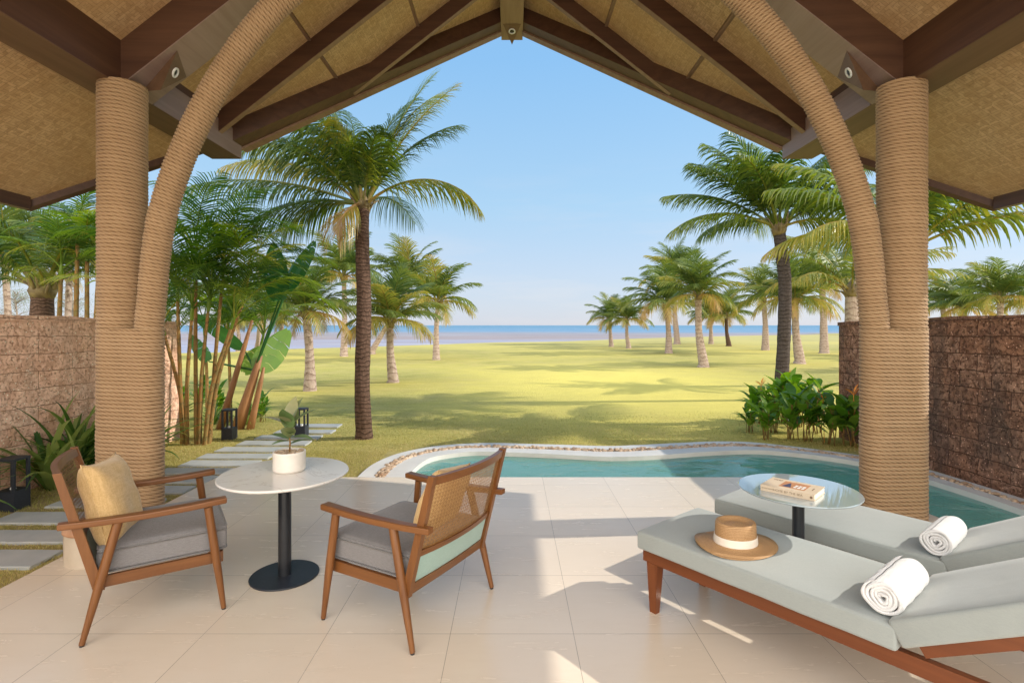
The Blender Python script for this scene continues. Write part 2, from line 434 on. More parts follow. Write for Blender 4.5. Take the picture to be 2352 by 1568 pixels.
M['heart'] = simple('frond_bases', (.10, .065, .035), (.26, .20, .08), 10, .7, .4)
M['coco'] = leafmat('coconut_frond', [(0, (.025, .065, .014)), (.35, (.065, .135, .022)), (.6, (.17, .24, .032)), (.85, (.46, .40, .06)), (1, (.50, .34, .15))], .33, .42, .6)
M['cocofar'] = leafmat('coconut_frond_far', [(0, (.04, .075, .022)), (.35, (.085, .15, .032)), (.6, (.18, .235, .045)), (.85, (.42, .36, .07)), (1, (.45, .30, .10))], .5)
M['areca'] = leafmat('areca_frond', [(0, (.025, .08, .014)), (.4, (.07, .175, .022)), (.75, (.22, .34, .035)), (1, (.44, .40, .06))], .38, .45)
M['strap'] = leafmat('strap_leaf', [(0, (.03, .08, .018)), (.5, (.10, .20, .035)), (1, (.34, .42, .13))], .36, .4)
M['helic'] = leafmat('heliconia_leaf', [(0, (.035, .12, .016)), (.5, (.11, .26, .025)), (1, (.24, .40, .05))], .36, .4)
M['flower'] = simple('orange_bract', (.75, .20, .02), (.85, .33, .03), 20, .5, .1)
M['banana'] = leafmat('banana_leaf', [(0, (.025, .12, .03)), (.5, (.06, .21, .045)), (1, (.26, .42, .08))], .35, .3)
M['rubberleaf'] = leafmat('rubber_plant_leaf', [(0, (.05, .09, .03)), (.5, (.14, .22, .075)), (1, (.34, .33, .17))], .3, .15)
M['casu'] = leafmat('casuarina_needles', [(0, (.10, .13, .08)), (.5, (.20, .235, .14)), (1, (.33, .34, .22))], .7, .3)  # greyed pale greens carry the haze of distance
M['grassblade'] = leafmat('grass_blade', [(0, (.18, .20, .045)), (.5, (.42, .38, .11)), (1, (.62, .50, .25))], .7, .25)
M['twig'] = simple('grey_twig', (.20, .15, .11), (.30, .24, .18), 12, .8)

# ------------------------------------------------------------------ setting
def poly_obj(name, pts, z, m, kind='structure', thick=0.0):
    bm = bmesh.new(); vs = [bm.verts.new((p[0], p[1], z)) for p in pts]; f = bm.faces.new(vs)
    if f.normal.z < 0: f.normal_flip()
    bm.normal_update()
    if bm.faces[:][0].normal.z < 0: bmesh.ops.reverse_faces(bm, faces=bm.faces[:])
    if thick:
        r = bmesh.ops.extrude_face_region(bm, geom=bm.faces[:])
        bmesh.ops.translate(bm, verts=[e for e in r['geom'] if isinstance(e, bmesh.types.BMVert)], vec=(0, 0, -thick))
        bmesh.ops.recalc_face_normals(bm, faces=bm.faces[:])
    bmesh.ops.triangulate(bm, faces=[f for f in bm.faces if len(f.verts) > 4])
    me = bpy.data.meshes.new(name); bm.to_mesh(me); bm.free(); me.materials.append(m)
    o = bpy.data.objects.new(name, me); C.objects.link(o)
    if kind: o['kind'] = kind
    return o

def smooth_curve(pts, k=6):
    out = []; P = [Vector((p[0], p[1])) for p in pts]
    for i in range(len(P)-1):
        p0, p1, p2, p3 = P[max(i-1, 0)], P[i], P[i+1], P[min(i+2, len(P)-1)]
        for j in range(k):
            t = j/k
            out.append(.5*((2*p1)+(p2-p0)*t+(2*p0-5*p1+4*p2-p3)*t*t+(3*p1-p0-3*p2+p3)*t**3))
    out.append(P[-1]); return out

GZ = -.03
WZ = -.05
DX0, DX1, DY1 = -2.92, 2.9, 5.22
px_in = [(936,1092),(951.8,1073.7),(987,1051.2),(1044,1040),(1100,1036),(1175,1038),(1250,1041),(1306,1043.7),(1396,1048),(1457,1047),(1518,1044),(1600,1038),(1681,1033.6),(1742,1033),(1800,1037),(1884,1046),(1992,1063)]
inner = [gr(x, y, 0).to_2d() for x, y in px_in]
inner = [Vector((-1.03, DY1))]+inner[1:]+[Vector((4.02, 5.35)), Vector((4.14, 4.6)), Vector((4.17, 3.6)), Vector((4.17, 2.0)), Vector((4.17, -1.0))]
inner = smooth_curve(inner)
px_out = [(820,1093),(856,1066),(912,1042),(987,1026),(1062,1019),(1137,1017),(1212,1019),(1287,1021),(1396,1024),(1457,1022),(1559,1017),(1640,1013.6),(1721,1015),(1803,1023),(1884,1033),(1990,1048)]
outer = [gr(x, y, 0).to_2d() for x, y in px_out]
outer = [Vector((-1.53, DY1))]+outer[1:]+[Vector((4.30, 5.6)), Vector((4.40, 4.9)), Vector((4.44, 4.0)), Vector((4.44, 2.0)), Vector((4.44, -1.0))]
outer = smooth_curve(outer)
def resample(c, n):
    d = [0]
    for i in range(1, len(c)): d.append(d[-1]+(c[i]-c[i-1]).length)
    o = []; j = 0
    for k in range(n):
        t = d[-1]*k/(n-1)
        while j < len(c)-2 and d[j+1] < t: j += 1
        q = (t-d[j])/max(1e-6, d[j+1]-d[j]); o.append(c[j].lerp(c[j+1], q))
    return o
NS = 160
# pair the two banks by matching the nearest point, kept monotone
O = resample(outer, NS); Iall = resample(inner, 800); I = []; last = 0
for k, p in enumerate(O):
    best = min(range(last, min(800, last+40)), key=lambda j: (Iall[j]-p).length)
    last = best; I.append(Iall[best])
I[0] = inner[0]; I[-1] = inner[-1]

# terrace
floor = poly_obj('terrace_floor', [(DX0,-3),(DX1,-3),(DX1,DY1),(DX0,DY1)], 0, M['floor'], thick=.25)
# lawn with a hole where the pool lies
shore_px = [(300,812),(600,803),(850,796),(1000,791),(1150,786),(1300,783.5),(1500,776),(1700,771),(1900,768)]
shore = [gr(x, y, GZ).to_2d() for x, y in shore_px]
bm = bmesh.new()
def strip_mesh(a, b):
    va = [bm.verts.new((p[0], p[1], GZ)) for p in a]; vb = [bm.verts.new((p[0], p[1], GZ)) for p in b]
    for i in range(len(a)-1): bm.faces.new((va[i], va[i+1], vb[i+1], vb[i]))
outl = [Vector((-1.53, DY1-.02))]+O[1:]
# beyond the pool: outer coping -> line Y=11
strip_mesh([p for p in outl], [Vector((p.x*1.6-.3, 11)) for p in outl])
s_all = [Vector((-300, 18)), Vector((-60, 26))]+shore+[Vector((90, 105)), Vector((400, 130))]
s_all = smooth_curve(s_all, 4)
base = [Vector((max(-300, min(400, p.x*.9)), 11)) for p in s_all]
strip_mesh(base, s_all)
strip_mesh([Vector((-300,-60)), Vector((DX0+.01,-60)), ], [Vector((-300,DY1-.02)), Vector((DX0+.01,DY1-.02))])
strip_mesh([Vector((-300,DY1-.02)), Vector((-1.53,DY1-.02))], [Vector((-300,11)), Vector((-2.748,11))])
xe = 4.44*1.6-.3
strip_mesh([Vector((4.44,-1)), Vector((400,-1))], [Vector((xe,11)), Vector((400,11))])
strip_mesh([Vector((2.95,-60)), Vector((400,-60))], [Vector((2.95,-1)), Vector((400,-1))])
bmesh.ops.recalc_face_normals(bm, faces=bm.faces[:])
for f in bm.faces:
    if f.normal.z < 0: f.normal_flip()
me = bpy.data.meshes.new('lawn'); bm.to_mesh(me); bm.free(); me.materials.append(M['lawn'])
lawn = bpy.data.objects.new('lawn', me); C.objects.link(lawn); lawn['kind'] = 'structure'
mb = MB(); mb.add([(-30000, 25, -1), (30000, 25, -1), (30000, 40000, -1), (-30000, 40000, -1)], [(0,1,2,3)])
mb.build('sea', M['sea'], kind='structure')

# pool
ring = I
poolpts = [(DX1-.01, -1.0), (DX1-.01, DY1-.01)]+[tuple(p) for p in ring]
poolpts = [(DX1, -1.0), (DX1, DY1), ]+[tuple(p) for p in ring]
poly_obj('pool_water', poolpts, WZ, M['water'])
mb = MB()
def shell(zs, kk):
    n = len(poolpts); o = len(mb.v); vs = []
    for z, k in zip(zs, kk):
        for p in poolpts: vs.append((p[0], p[1], z))
    fs = []
    for r in range(len(zs)-1):
        for j in range(n):
            fs.append((r*n+j, r*n+(j+1)%n, (r+1)*n+(j+1)%n, (r+1)*n+j))
    mb.add(vs, fs)
shell([-.004, -.34], [1, 1])
mb.build('pool_wall', M['pooltile'], kind='structure')
poly_obj('pool_floor', poolpts, -.34, M['pooltile'])
# coping: pale inner strip, pebble channel, outer strip
def band(name, a0, a1, z, m, t=.06):
    mb = MB(); vs = []; fs = []
    for p, q in zip(I, O):
        A = p.lerp(q, a0); B = p.lerp(q, a1)
        vs += [(A.x, A.y, z), (B.x, B.y, z), (A.x, A.y, z-t), (B.x, B.y, z-t)]
    for i in range(len(I)-1):
        a = i*4; b = a+4
        fs += [(a, a+1, b+1, b), (a+2, a, b, b+2), (a+1, a+3, b+3, b+1)]
    mb.add(vs, fs); return mb.build(name, m, kind='structure')
band('pool_coping', -.02, .46, .0, M['coping'], .08)
band('gutter_bed', .46, .66, -.025, M['coping2'], .05)
band('outer_kerb', .66, 1.0, .002, M['coping'], .08)
ico = bmesh.new(); bmesh.ops.create_icosphere(ico, subdivisions=2, radius=1)
icov = [v.co.copy() for v in ico.verts]; icof = [[v.index for v in f.verts] for f in ico.faces]; ico.free()
def blob(mb, c, s, rz, tint=.5, rr=.12):
    ph = [rnd.uniform(0, 6) for _ in range(3)]
    vs = []
    for v in icov:
        k = 1+rr*math.sin(3*v.x+ph[0])*math.cos(2.5*v.y+ph[1])+rr*.6*math.sin(4*v.z+ph[2])
        x, y, z = v.x*s[0]*k, v.y*s[1]*k, v.z*s[2]*k
        vs.append((c[0]+x*math.cos(rz)-y*math.sin(rz), c[1]+x*math.sin(rz)+y*math.cos(rz), c[2]+z))
    mb.add(vs, icof, tint)
mb = MB()
for i in range(NS-1):
    w = (I[i]-O[i]).length*.2; L = (O[i+1]-O[i]).length
    nn = max(2, int(L*w/.00075))
    for _ in range(min(nn, 9)):
        t = rnd.random(); u = rnd.uniform(.465, .655)
        p = I[i].lerp(I[i+1], t).lerp(O[i].lerp(O[i+1], t), u); s = rnd.uniform(.016, .034)
        blob(mb, (p.x, p.y, -.006+rnd.uniform(0, .012)), (s, s*rnd.uniform(.6, .9), s*.6), rnd.uniform(0, 3))
mb.build('pebbles', M['pebble'], smooth=True, kind='stuff')

# ------------------------------------------------------------------ walls
def wall(name, x0, x1, y0, y1, m, label):
    root = thing(name, label, 'wall', (0, 0, 0))
    ny = 60; nz = 14; mb = MB(); q = random.Random(int(x0*10))
    def top(y): return 1.60-.02*max(0, y-4.6)-.0+.006*math.sin(y*5)
    xf = x0 if abs(x0) < abs(x1) else x1; sgn = 1 if xf > 0 else -1
    vs = []; fs = []
    for j in range(ny+1):
        y = y0+(y1-y0)*j/ny
        for k in range(nz+1):
            z = -.3+(top(y)-.05+.3)*k/nz
            vs.append((xf+sgn*q.uniform(-.006, .010), y, z))
    for j in range(ny):
        for k in range(nz):
            a = j*(nz+1)+k; fs.append((a, a+1, a+nz+2, a+nz+1))
    mb.add(vs, fs)
    xo = x0+x1-xf
    e = [(xf, y1, -.3), (xo, y1, -.3), (xo, y1, top(y1)-.05), (xf, y1, top(y1)-.05)]
    mb.add(e, [(0,1,2,3)])
    mb.add([(xo, y0, -.3), (xo, y1, -.3), (xo, y1, top(y1)-.05), (xo, y0, top(y0)-.05)], [(0,1,2,3)])
    mb.build('masonry', m, root)
    c = MB(); vs = []; fs = []
    a_, b_ = min(x0, x1)-.012, max(x0, x1)+.012
    for j in range(ny+1):
        y = y0-.01+(y1-y0+.022)*j/ny; z = top(y)
        vs += [(a_, y, z-.05), (b_, y, z-.05), (b_, y, z+q.uniform(-.003,.003)), (a_, y, z+q.uniform(-.003,.003))]
    for j in range(ny):
        o = j*4
        for k in range(4): fs.append((o+k, o+(k+1)%4, o+4+(k+1)%4, o+4+k))
    fs += [(0,1,2,3), (ny*4+3, ny*4+2, ny*4+1, ny*4)]
    c.add(vs, fs); c.build('cap_course', m, root)
    return root
wall('garden_wall', -4.5, -4.85, -.5, 7.15, M['lat_left'], 'pinkish pitted laterite garden wall with painted-in sunlight behind the left rope column')
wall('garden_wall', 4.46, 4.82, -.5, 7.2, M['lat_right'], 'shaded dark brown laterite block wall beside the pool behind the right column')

# ------------------------------------------------------------------ pavilion
pav = thing('pavilion', 'open timber pavilion with woven bamboo ceiling and two rope wrapped forked columns', 'pavilion', (0, 0, 0))
YB = .3
def zc(X):
    a = abs(X); return 6.04-.78*a if a <= 3.1 else 3.622-.66*(a-3.1)
def edgeY(X): return 7.72-abs(X)*(7.72-5.92)/3.1 if abs(X) <= 3.1 else 5.92-(abs(X)-3.1)*.63
for sgn in (-1, 1):
    mb = MB(); xs = [0, .8, 1.6, 2.4, 3.1, 3.8, 4.57]; vs = []; fs = []
    for x in xs:
        X = x*sgn; e = edgeY(X)
        for z in (zc(X), zc(X)+.14): vs += [(X, YB, z), (X, e, z)]
    for i in range(len(xs)-1):
        a = i*4; b = a+4
        f = [(a, a+1, b+1, b), (a+2, b+2, b+3, a+3), (a+1, a+3, b+3, b+1), (a, b, b+2, a+2)]
        fs += f
    a = (len(xs)-1)*4; fs.append((a, a+1, a+3, a+2))
    mb.add(vs, fs); panel = mb.build('ceiling_panel', M['woven'], pav)
    # battens over the seams of the matting
    for X, z0 in ((1.15, 0), (2.08, 0)):
        b = MB(); dx = .022; Xs = X*sgn
        b.hexa([(Xs-dx, YB, zc(X-dx*1)-.012), (Xs+dx, YB, zc(X+dx)-.012 if sgn > 0 else zc(X-dx)-.012), (Xs+dx, edgeY(X)-.05, zc(X)-.012), (Xs-dx, edgeY(X)-.05, zc(X)-.012)],
               [(Xs-dx, YB, zc(X)+.02), (Xs+dx, YB, zc(X)+.02), (Xs+dx, edgeY(X)-.05, zc(X)+.02), (Xs-dx, edgeY(X)-.05, zc(X)+.02)])
        b.build('batten', M['beam_l'], panel)
    # long beam over the columns; its under face is a thin paler sheet
    b = MB(); x0, x1 = 3.01*sgn, 3.33*sgn; lo, hi = min(x0, x1), max(x0, x1)
    b.rbox((lo, YB, 3.35), (hi, 5.86, 3.76), .006, 1)
    lb = b.build('long_beam', M['beam_y'], pav)
    b = MB(); b.box((lo+.002, YB, 3.344), (hi-.002, 5.858, 3.3498)); b.build('pale_under_face', M['beam_b'], lb)
    b = MB(); xi = 3.0035*sgn; b.box((min(xi, 3.0098*sgn), 4.43, 3.346), (max(xi, 3.0098*sgn), 5.862, 3.62)); b.build('skylit_face', M['beam_skylit'], lb)  # skylight on the outer inner face, painted as a thin grey sheet
    # main rafter above the column
    def rafter(Y0, Y1, dep, xa, xb, name, m, slab=0):
        b = MB()
        def P(x, Y, d): return (x*sgn, Y, zc(x)-d)
        b.hexa([P(xa, Y0, dep), P(xa, Y1, dep), P(xb, Y1, dep), P(xb, Y0, dep)], [P(xa, Y0, -.02), P(xa, Y1, -.02), P(xb, Y1, -.02), P(xb, Y0, -.02)])
        o = b.build(name, m, pav)
        s = MB()
        s.hexa([P(xa, Y0+.002, dep+.006), P(xa, Y1-.002, dep+.006), P(xb, Y1-.002, dep+.006), P(xb, Y0+.002, dep+.006)], [P(xa, Y0+.002, dep-.001), P(xa, Y1-.002, dep-.001), P(xb, Y1-.002, dep-.001), P(xb, Y0+.002, dep-.001)])
        s.build('pale_under_face', M['beam_skylit'] if Y1-Y0 > .2 else M['beam_l'], o)  # light from outside put into the paler colour of the under face
        return o
    rafter(4.06, 4.42, .34, .15, 3.012, 'main_rafter', M['beam_x'])
    rafter(5.40, 5.47, .21, .15, 3.012, 'rafter', M['beam_x'])
    rafter(6.42, 6.49, .21, .15, (7.72-6.6)/.58+.0, 'rafter', M['beam_x'])
    rafter(3.05, 3.12, .21, .15, 3.012, 'rafter', M['beam_x'])
    rafter(2.0, 2.07, .21, .15, 3.012, 'rafter', M['beam_x'])
    # barge beam along the front edge
    b = MB()
    def E(X, off, d): return (X*sgn, edgeY(X)-off, zc(X)-d)
    b.hexa([E(.15, .30, .21), E(.15, .10, .21), E(3.012, .10, .21), E(3.012, .30, .21)], [E(.15, .30, -.02), E(.15, .10, -.02), E(3.012, .10, -.02), E(3.012, .30, -.02)])
    o = b.build('barge_beam', M['beam_x'], pav)
    b = MB()
    b.hexa([E(.15, .099, .235), E(.15, -.02, .235), E(3.012, -.02, .235), E(3.012, .099, .235)], [E(.15, .099, .05), E(.15, -.02, .05), E(3.012, -.02, .05), E(3.012, .099, .05)])
    b.build('barge_board', M['beam_l'], pav)
    b = MB(); b.hexa([E(3.33, .06, .07), E(3.33, -.02, .07), E(4.57, -.02, .07), E(4.57, .06, .07)], [E(3.33, .06, -.05), E(3.33, -.02, -.05), E(4.57, -.02, -.05), E(4.57, .06, -.05)])
    X = 4.57*sgn; X2 = 4.50*sgn; ye = edgeY(4.57)-.061
    z = zc(4.57)
    b.hexa([(X2, YB, z-.07), (X, YB, z-.07), (X, ye, z-.07), (X2, ye, z-.07)], [(X2, YB, z+.14), (X, YB, z+.14), (X, ye, z+.14), (X2, ye, z+.14)])
    b.build('fascia', M['beam_y'], pav)
b = MB(); b.rbox((-.155, YB, 5.70), (.155, 7.78, 6.02), .005, 1); ridge = b.build('ridge_beam', M['beam_l'], pav)
# lamp housings: wedge with a ring lamp
def lamp(tri, apex, ctr, nrm, parent, r=.042):
    b = MB(); b.add(tri+[apex], [(0,1,2), (0,3,1), (1,3,2), (2,3,0)]); h = b.build('spotlight_housing', M['beam_b'], parent)
    nrm = Vector(nrm).normalized(); q = nrm.to_track_quat('Z', 'Y').to_matrix().to_4x4(); T = Matrix.Translation(ctr) @ q
    for nm, prof, m in (('lamp_ring', [(r*.62, -.01), (r*.62, .006), (r*.75, .012), (r, .008), (r, -.01)], M['ring']), ('lamp_lens', [(.0005, .004), (r*.3, .006), (r*.615, .003), (r*.615, -.01)], M['lens'])):
        k = MB(); k.lathe(prof, 24, cap=False); k.v = [tuple(T @ Vector(p)) for p in k.v]; k.build(nm, m, h, smooth=True)
def under(X, Y, d): return Vector((X, Y, zc(X)-d))
for sgn in (-1, 1):
    A = under(2.73*sgn, 4.10, .346); B = under(2.66*sgn, 4.40, .346); Cc = under(2.98*sgn, 4.38, .346)
    A, B, Cc = under(2.62*sgn, 4.13, .346), under(2.72*sgn, 4.41, .346), under(2.97*sgn, 4.24, .346)
    ap = Vector((2.77*sgn, 4.16, (A.z+Cc.z)/2-.16))
    nn = (A-ap).cross(B-ap)
    if nn.x*sgn > 0: nn = -nn
    lamp([A, B, Cc], ap, (A+B+ap)/3, nn, pav)
A, B = Vector((-.125, 7.36, 5.697)), Vector((.125, 7.36, 5.697)); Cc = Vector((0, 7.74, 5.697)); ap = Vector((0, 7.72, 5.60))
b = MB(); b.add([A, B, Cc, ap], [(0,1,2), (0,3,1), (1,3,2), (2,3,0)])
nn = (B-A).cross(ap-A); nn = nn if nn.z < 0 else -nn
lamp([A, B, Cc], ap, (A+B+ap)/3-Vector((0, 0, .0)), nn, pav, .05)

# rope wrapped posts: rope lies in rings, each ring twisted from strands
def rope_mesh(name, path, section, parent, pitch=.029, twist=.046):
    """path: list of (centre, tangent); section(i)->fn(theta)->(offset2d) radius"""
    pts, secs = path
    L = [0]
    for i in range(1, len(pts)): L.append(L[-1]+(pts[i]-pts[i-1]).length)
    tot = L[-1]; sub = 7; rows = int(tot/pitch*sub); nth = 330
    P = np.array([list(p) for p in pts]); Ls = np.array(L)
    T = np.gradient(P, Ls, axis=0); T /= np.linalg.norm(T, axis=1)[:, None]
    s = np.linspace(0, tot, rows)
    c = np.stack([np.interp(s, Ls, P[:, k]) for k in range(3)], 1)
    t = np.stack([np.interp(s, Ls, T[:, k]) for k in range(3)], 1); t /= np.linalg.norm(t, axis=1)[:, None]
    yv = np.array([0, 1.0, 0]); a = np.cross(yv, t); a /= np.linalg.norm(a, axis=1)[:, None]; bq = np.cross(t, a)
    th = np.linspace(0, 2*np.pi, nth, endpoint=False)
    r2, per = section   # closed outline in (a, b) plane
    OX = np.interp(np.linspace(0, 1, nth, endpoint=False), np.linspace(0, 1, len(r2)+1), [q[0] for q in r2]+[r2[0][0]])
    OY = np.interp(np.linspace(0, 1, nth, endpoint=False), np.linspace(0, 1, len(r2)+1), [q[1] for q in r2]+[r2[0][1]])
    nx = np.gradient(np.concatenate([OY[-2:], OY, OY[:2]]))[2:-2]; ny = -np.gradient(np.concatenate([OX[-2:], OX, OX[:2]]))[2:-2]
    nl = np.sqrt(nx**2+ny**2); nx /= nl; ny /= nl
    arc = np.concatenate([[0], np.cumsum(np.hypot(np.diff(OX), np.diff(OY)))]); 
    nstr = round(per/twist)
    ph = (s[:, None]/pitch + th[None, :]/(2*np.pi))        # helical rise of one pitch per turn
    rowphase = np.mod(ph, 1.0)
    bul = np.sqrt(np.clip(1-(2*rowphase-1)**2, 0, 1))      # rope profile
    ang = (2*rowphase-1)
    st = np.mod(arc[None, :]/per*nstr + ang*.9 + .37*np.floor(ph), 1.0)
    strand = np.sqrt(np.clip(1-(2*st-1)**2, 0, 1))
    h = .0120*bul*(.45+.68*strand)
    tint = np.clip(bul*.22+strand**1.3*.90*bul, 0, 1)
    rr = np.random.RandomState(3).rand(int(s[-1]/pitch)+3)
    wob = rr[np.floor(ph).astype(int).clip(0, len(rr)-1)]
    h = h+.003*wob; tint = np.clip(tint*(.88+.2*wob), 0, 1)
    X = c[:, None, :]+a[:, None, :]*(OX[None, :, None]+nx[None, :, None]*h[:, :, None])+bq[:, None, :]*(OY[None, :, None]+ny[None, :, None]*h[:, :, None])
    V = X.reshape(-1, 3)
    i, j = np.meshgrid(np.arange(rows-1), np.arange(nth), indexing='ij'); j2 = (j+1) % nth
    Fq = np.stack([i*nth+j, i*nth+j2, (i+1)*nth+j2, (i+1)*nth+j], -1).reshape(-1, 4)
    me = bpy.data.meshes.new(name)
    me.vertices.add(len(V)); me.vertices.foreach_set('co', V.ravel().astype(np.float32))
    me.loops.add(Fq.size); me.loops.foreach_set('vertex_index', Fq.ravel().astype(np.int32))
    me.polygons.add(len(Fq)); me.polygons.foreach_set('loop_start', np.arange(0, Fq.size, 4, dtype=np.int32))
    me.polygons.foreach_set('use_smooth', np.ones(len(Fq), dtype=bool))
    me.update(calc_edges=True); me.validate()
    at_ = me.attributes.new('tint', 'FLOAT', 'POINT'); at_.data.foreach_set('value', tint.ravel().astype(np.float32))
    me.materials.append(M['rope']); o = bpy.data.objects.new(name, me); C.objects.link(o); o.parent = parent
    return o
def circ(r, n=120): return [(r*math.cos(2*math.pi*k/n), r*math.sin(2*math.pi*k/n)) for k in range(n)]
def hull2(c1, r1, c2, r2, n=240):
    pts = [(c1[0]+r1*math.cos(2*math.pi*k/n), c1[1]+r1*math.sin(2*math.pi*k/n)) for k in range(n)]+[(c2[0]+r2*math.cos(2*math.pi*k/n), c2[1]+r2*math.sin(2*math.pi*k/n)) for k in range(n)]
    pts = sorted(set(pts))
    def half(ps):
        o = []
        for p in ps:
            while len(o) >= 2 and (o[-1][0]-o[-2][0])*(p[1]-o[-2][1])-(o[-1][1]-o[-2][1])*(p[0]-o[-2][0]) <= 0: o.pop()
            o.append(p)
        return o
    h = half(pts)[:-1]+half(pts[::-1])[:-1]
    # even arc-length resample
    hv = [Vector(p) for p in h]; hv.append(hv[0].copy()); rs = resample(hv, 241)[:-1]
    per = sum((rs[i]-rs[i-1]).length for i in range(len(rs)))
    return [(p.x, p.y) for p in rs], per
branch_px = [(343,757),(345,730),(350,680),(357,600),(372,500),(402,400),(443,300),(495,200),(561,100),(648,0),(755,-95),(880,-185),(1010,-265)]
for sgn in (-1, 1):
    col = thing('rope_column', None, None); del_ = col
    col.parent = pav
    pc = Vector((3.025*sgn, 4.1, 0))
    zs = [1.44+.05*k for k in range(0, 40) if 1.44+.05*k < 3.36]+[3.36]
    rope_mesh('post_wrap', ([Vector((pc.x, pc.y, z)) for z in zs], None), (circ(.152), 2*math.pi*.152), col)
    # the lower wrap holds post and branch together (tangent +z -> a axis is +x)
    bx = 2.75*sgn
    sec = hull2((0, 0), .156, ((bx-pc.x), 4.0-pc.y), .088)
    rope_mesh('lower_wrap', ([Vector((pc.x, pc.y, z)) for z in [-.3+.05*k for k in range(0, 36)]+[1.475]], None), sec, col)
    bp = []
    for x, y in branch_px:
        p = at(x, y, 4.0); bp.append(Vector((p.x if sgn < 0 else -p.x, 4.0, p.z)))
    cur = []
    for i in range(len(bp)-1):
        p0, p1, p2, p3 = bp[max(i-1, 0)], bp[i], bp[i+1], bp[min(i+2, len(bp)-1)]
        for j in range(6):
            t = j/6; cur.append(.5*((2*p1)+(p2-p0)*t+(2*p0-5*p1+4*p2-p3)*t*t+(3*p1-p0-3*p2+p3)*t**3))
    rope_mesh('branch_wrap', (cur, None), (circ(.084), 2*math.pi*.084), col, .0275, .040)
    core = MB(); core.lathe([(.145, 1.4), (.145, 3.36)], 24, (pc.x, pc.y, 0)); core.build('post_core', M['beam_y'], col)
    if sgn > 0:
        pad = MB(); pad.lathe([(.30, -.42), (.30, .012)], 40, (pc.x-.02, pc.y, 0)); pad.build('column_base', M['plinth'], col)
pav['label'] = 'open timber pavilion with woven bamboo ceiling and two rope wrapped forked columns'
for o in list(C.objects):
    if o.name.startswith('rope_column'):
        for k in ('label', 'category'):
            if k in o: del o[k]

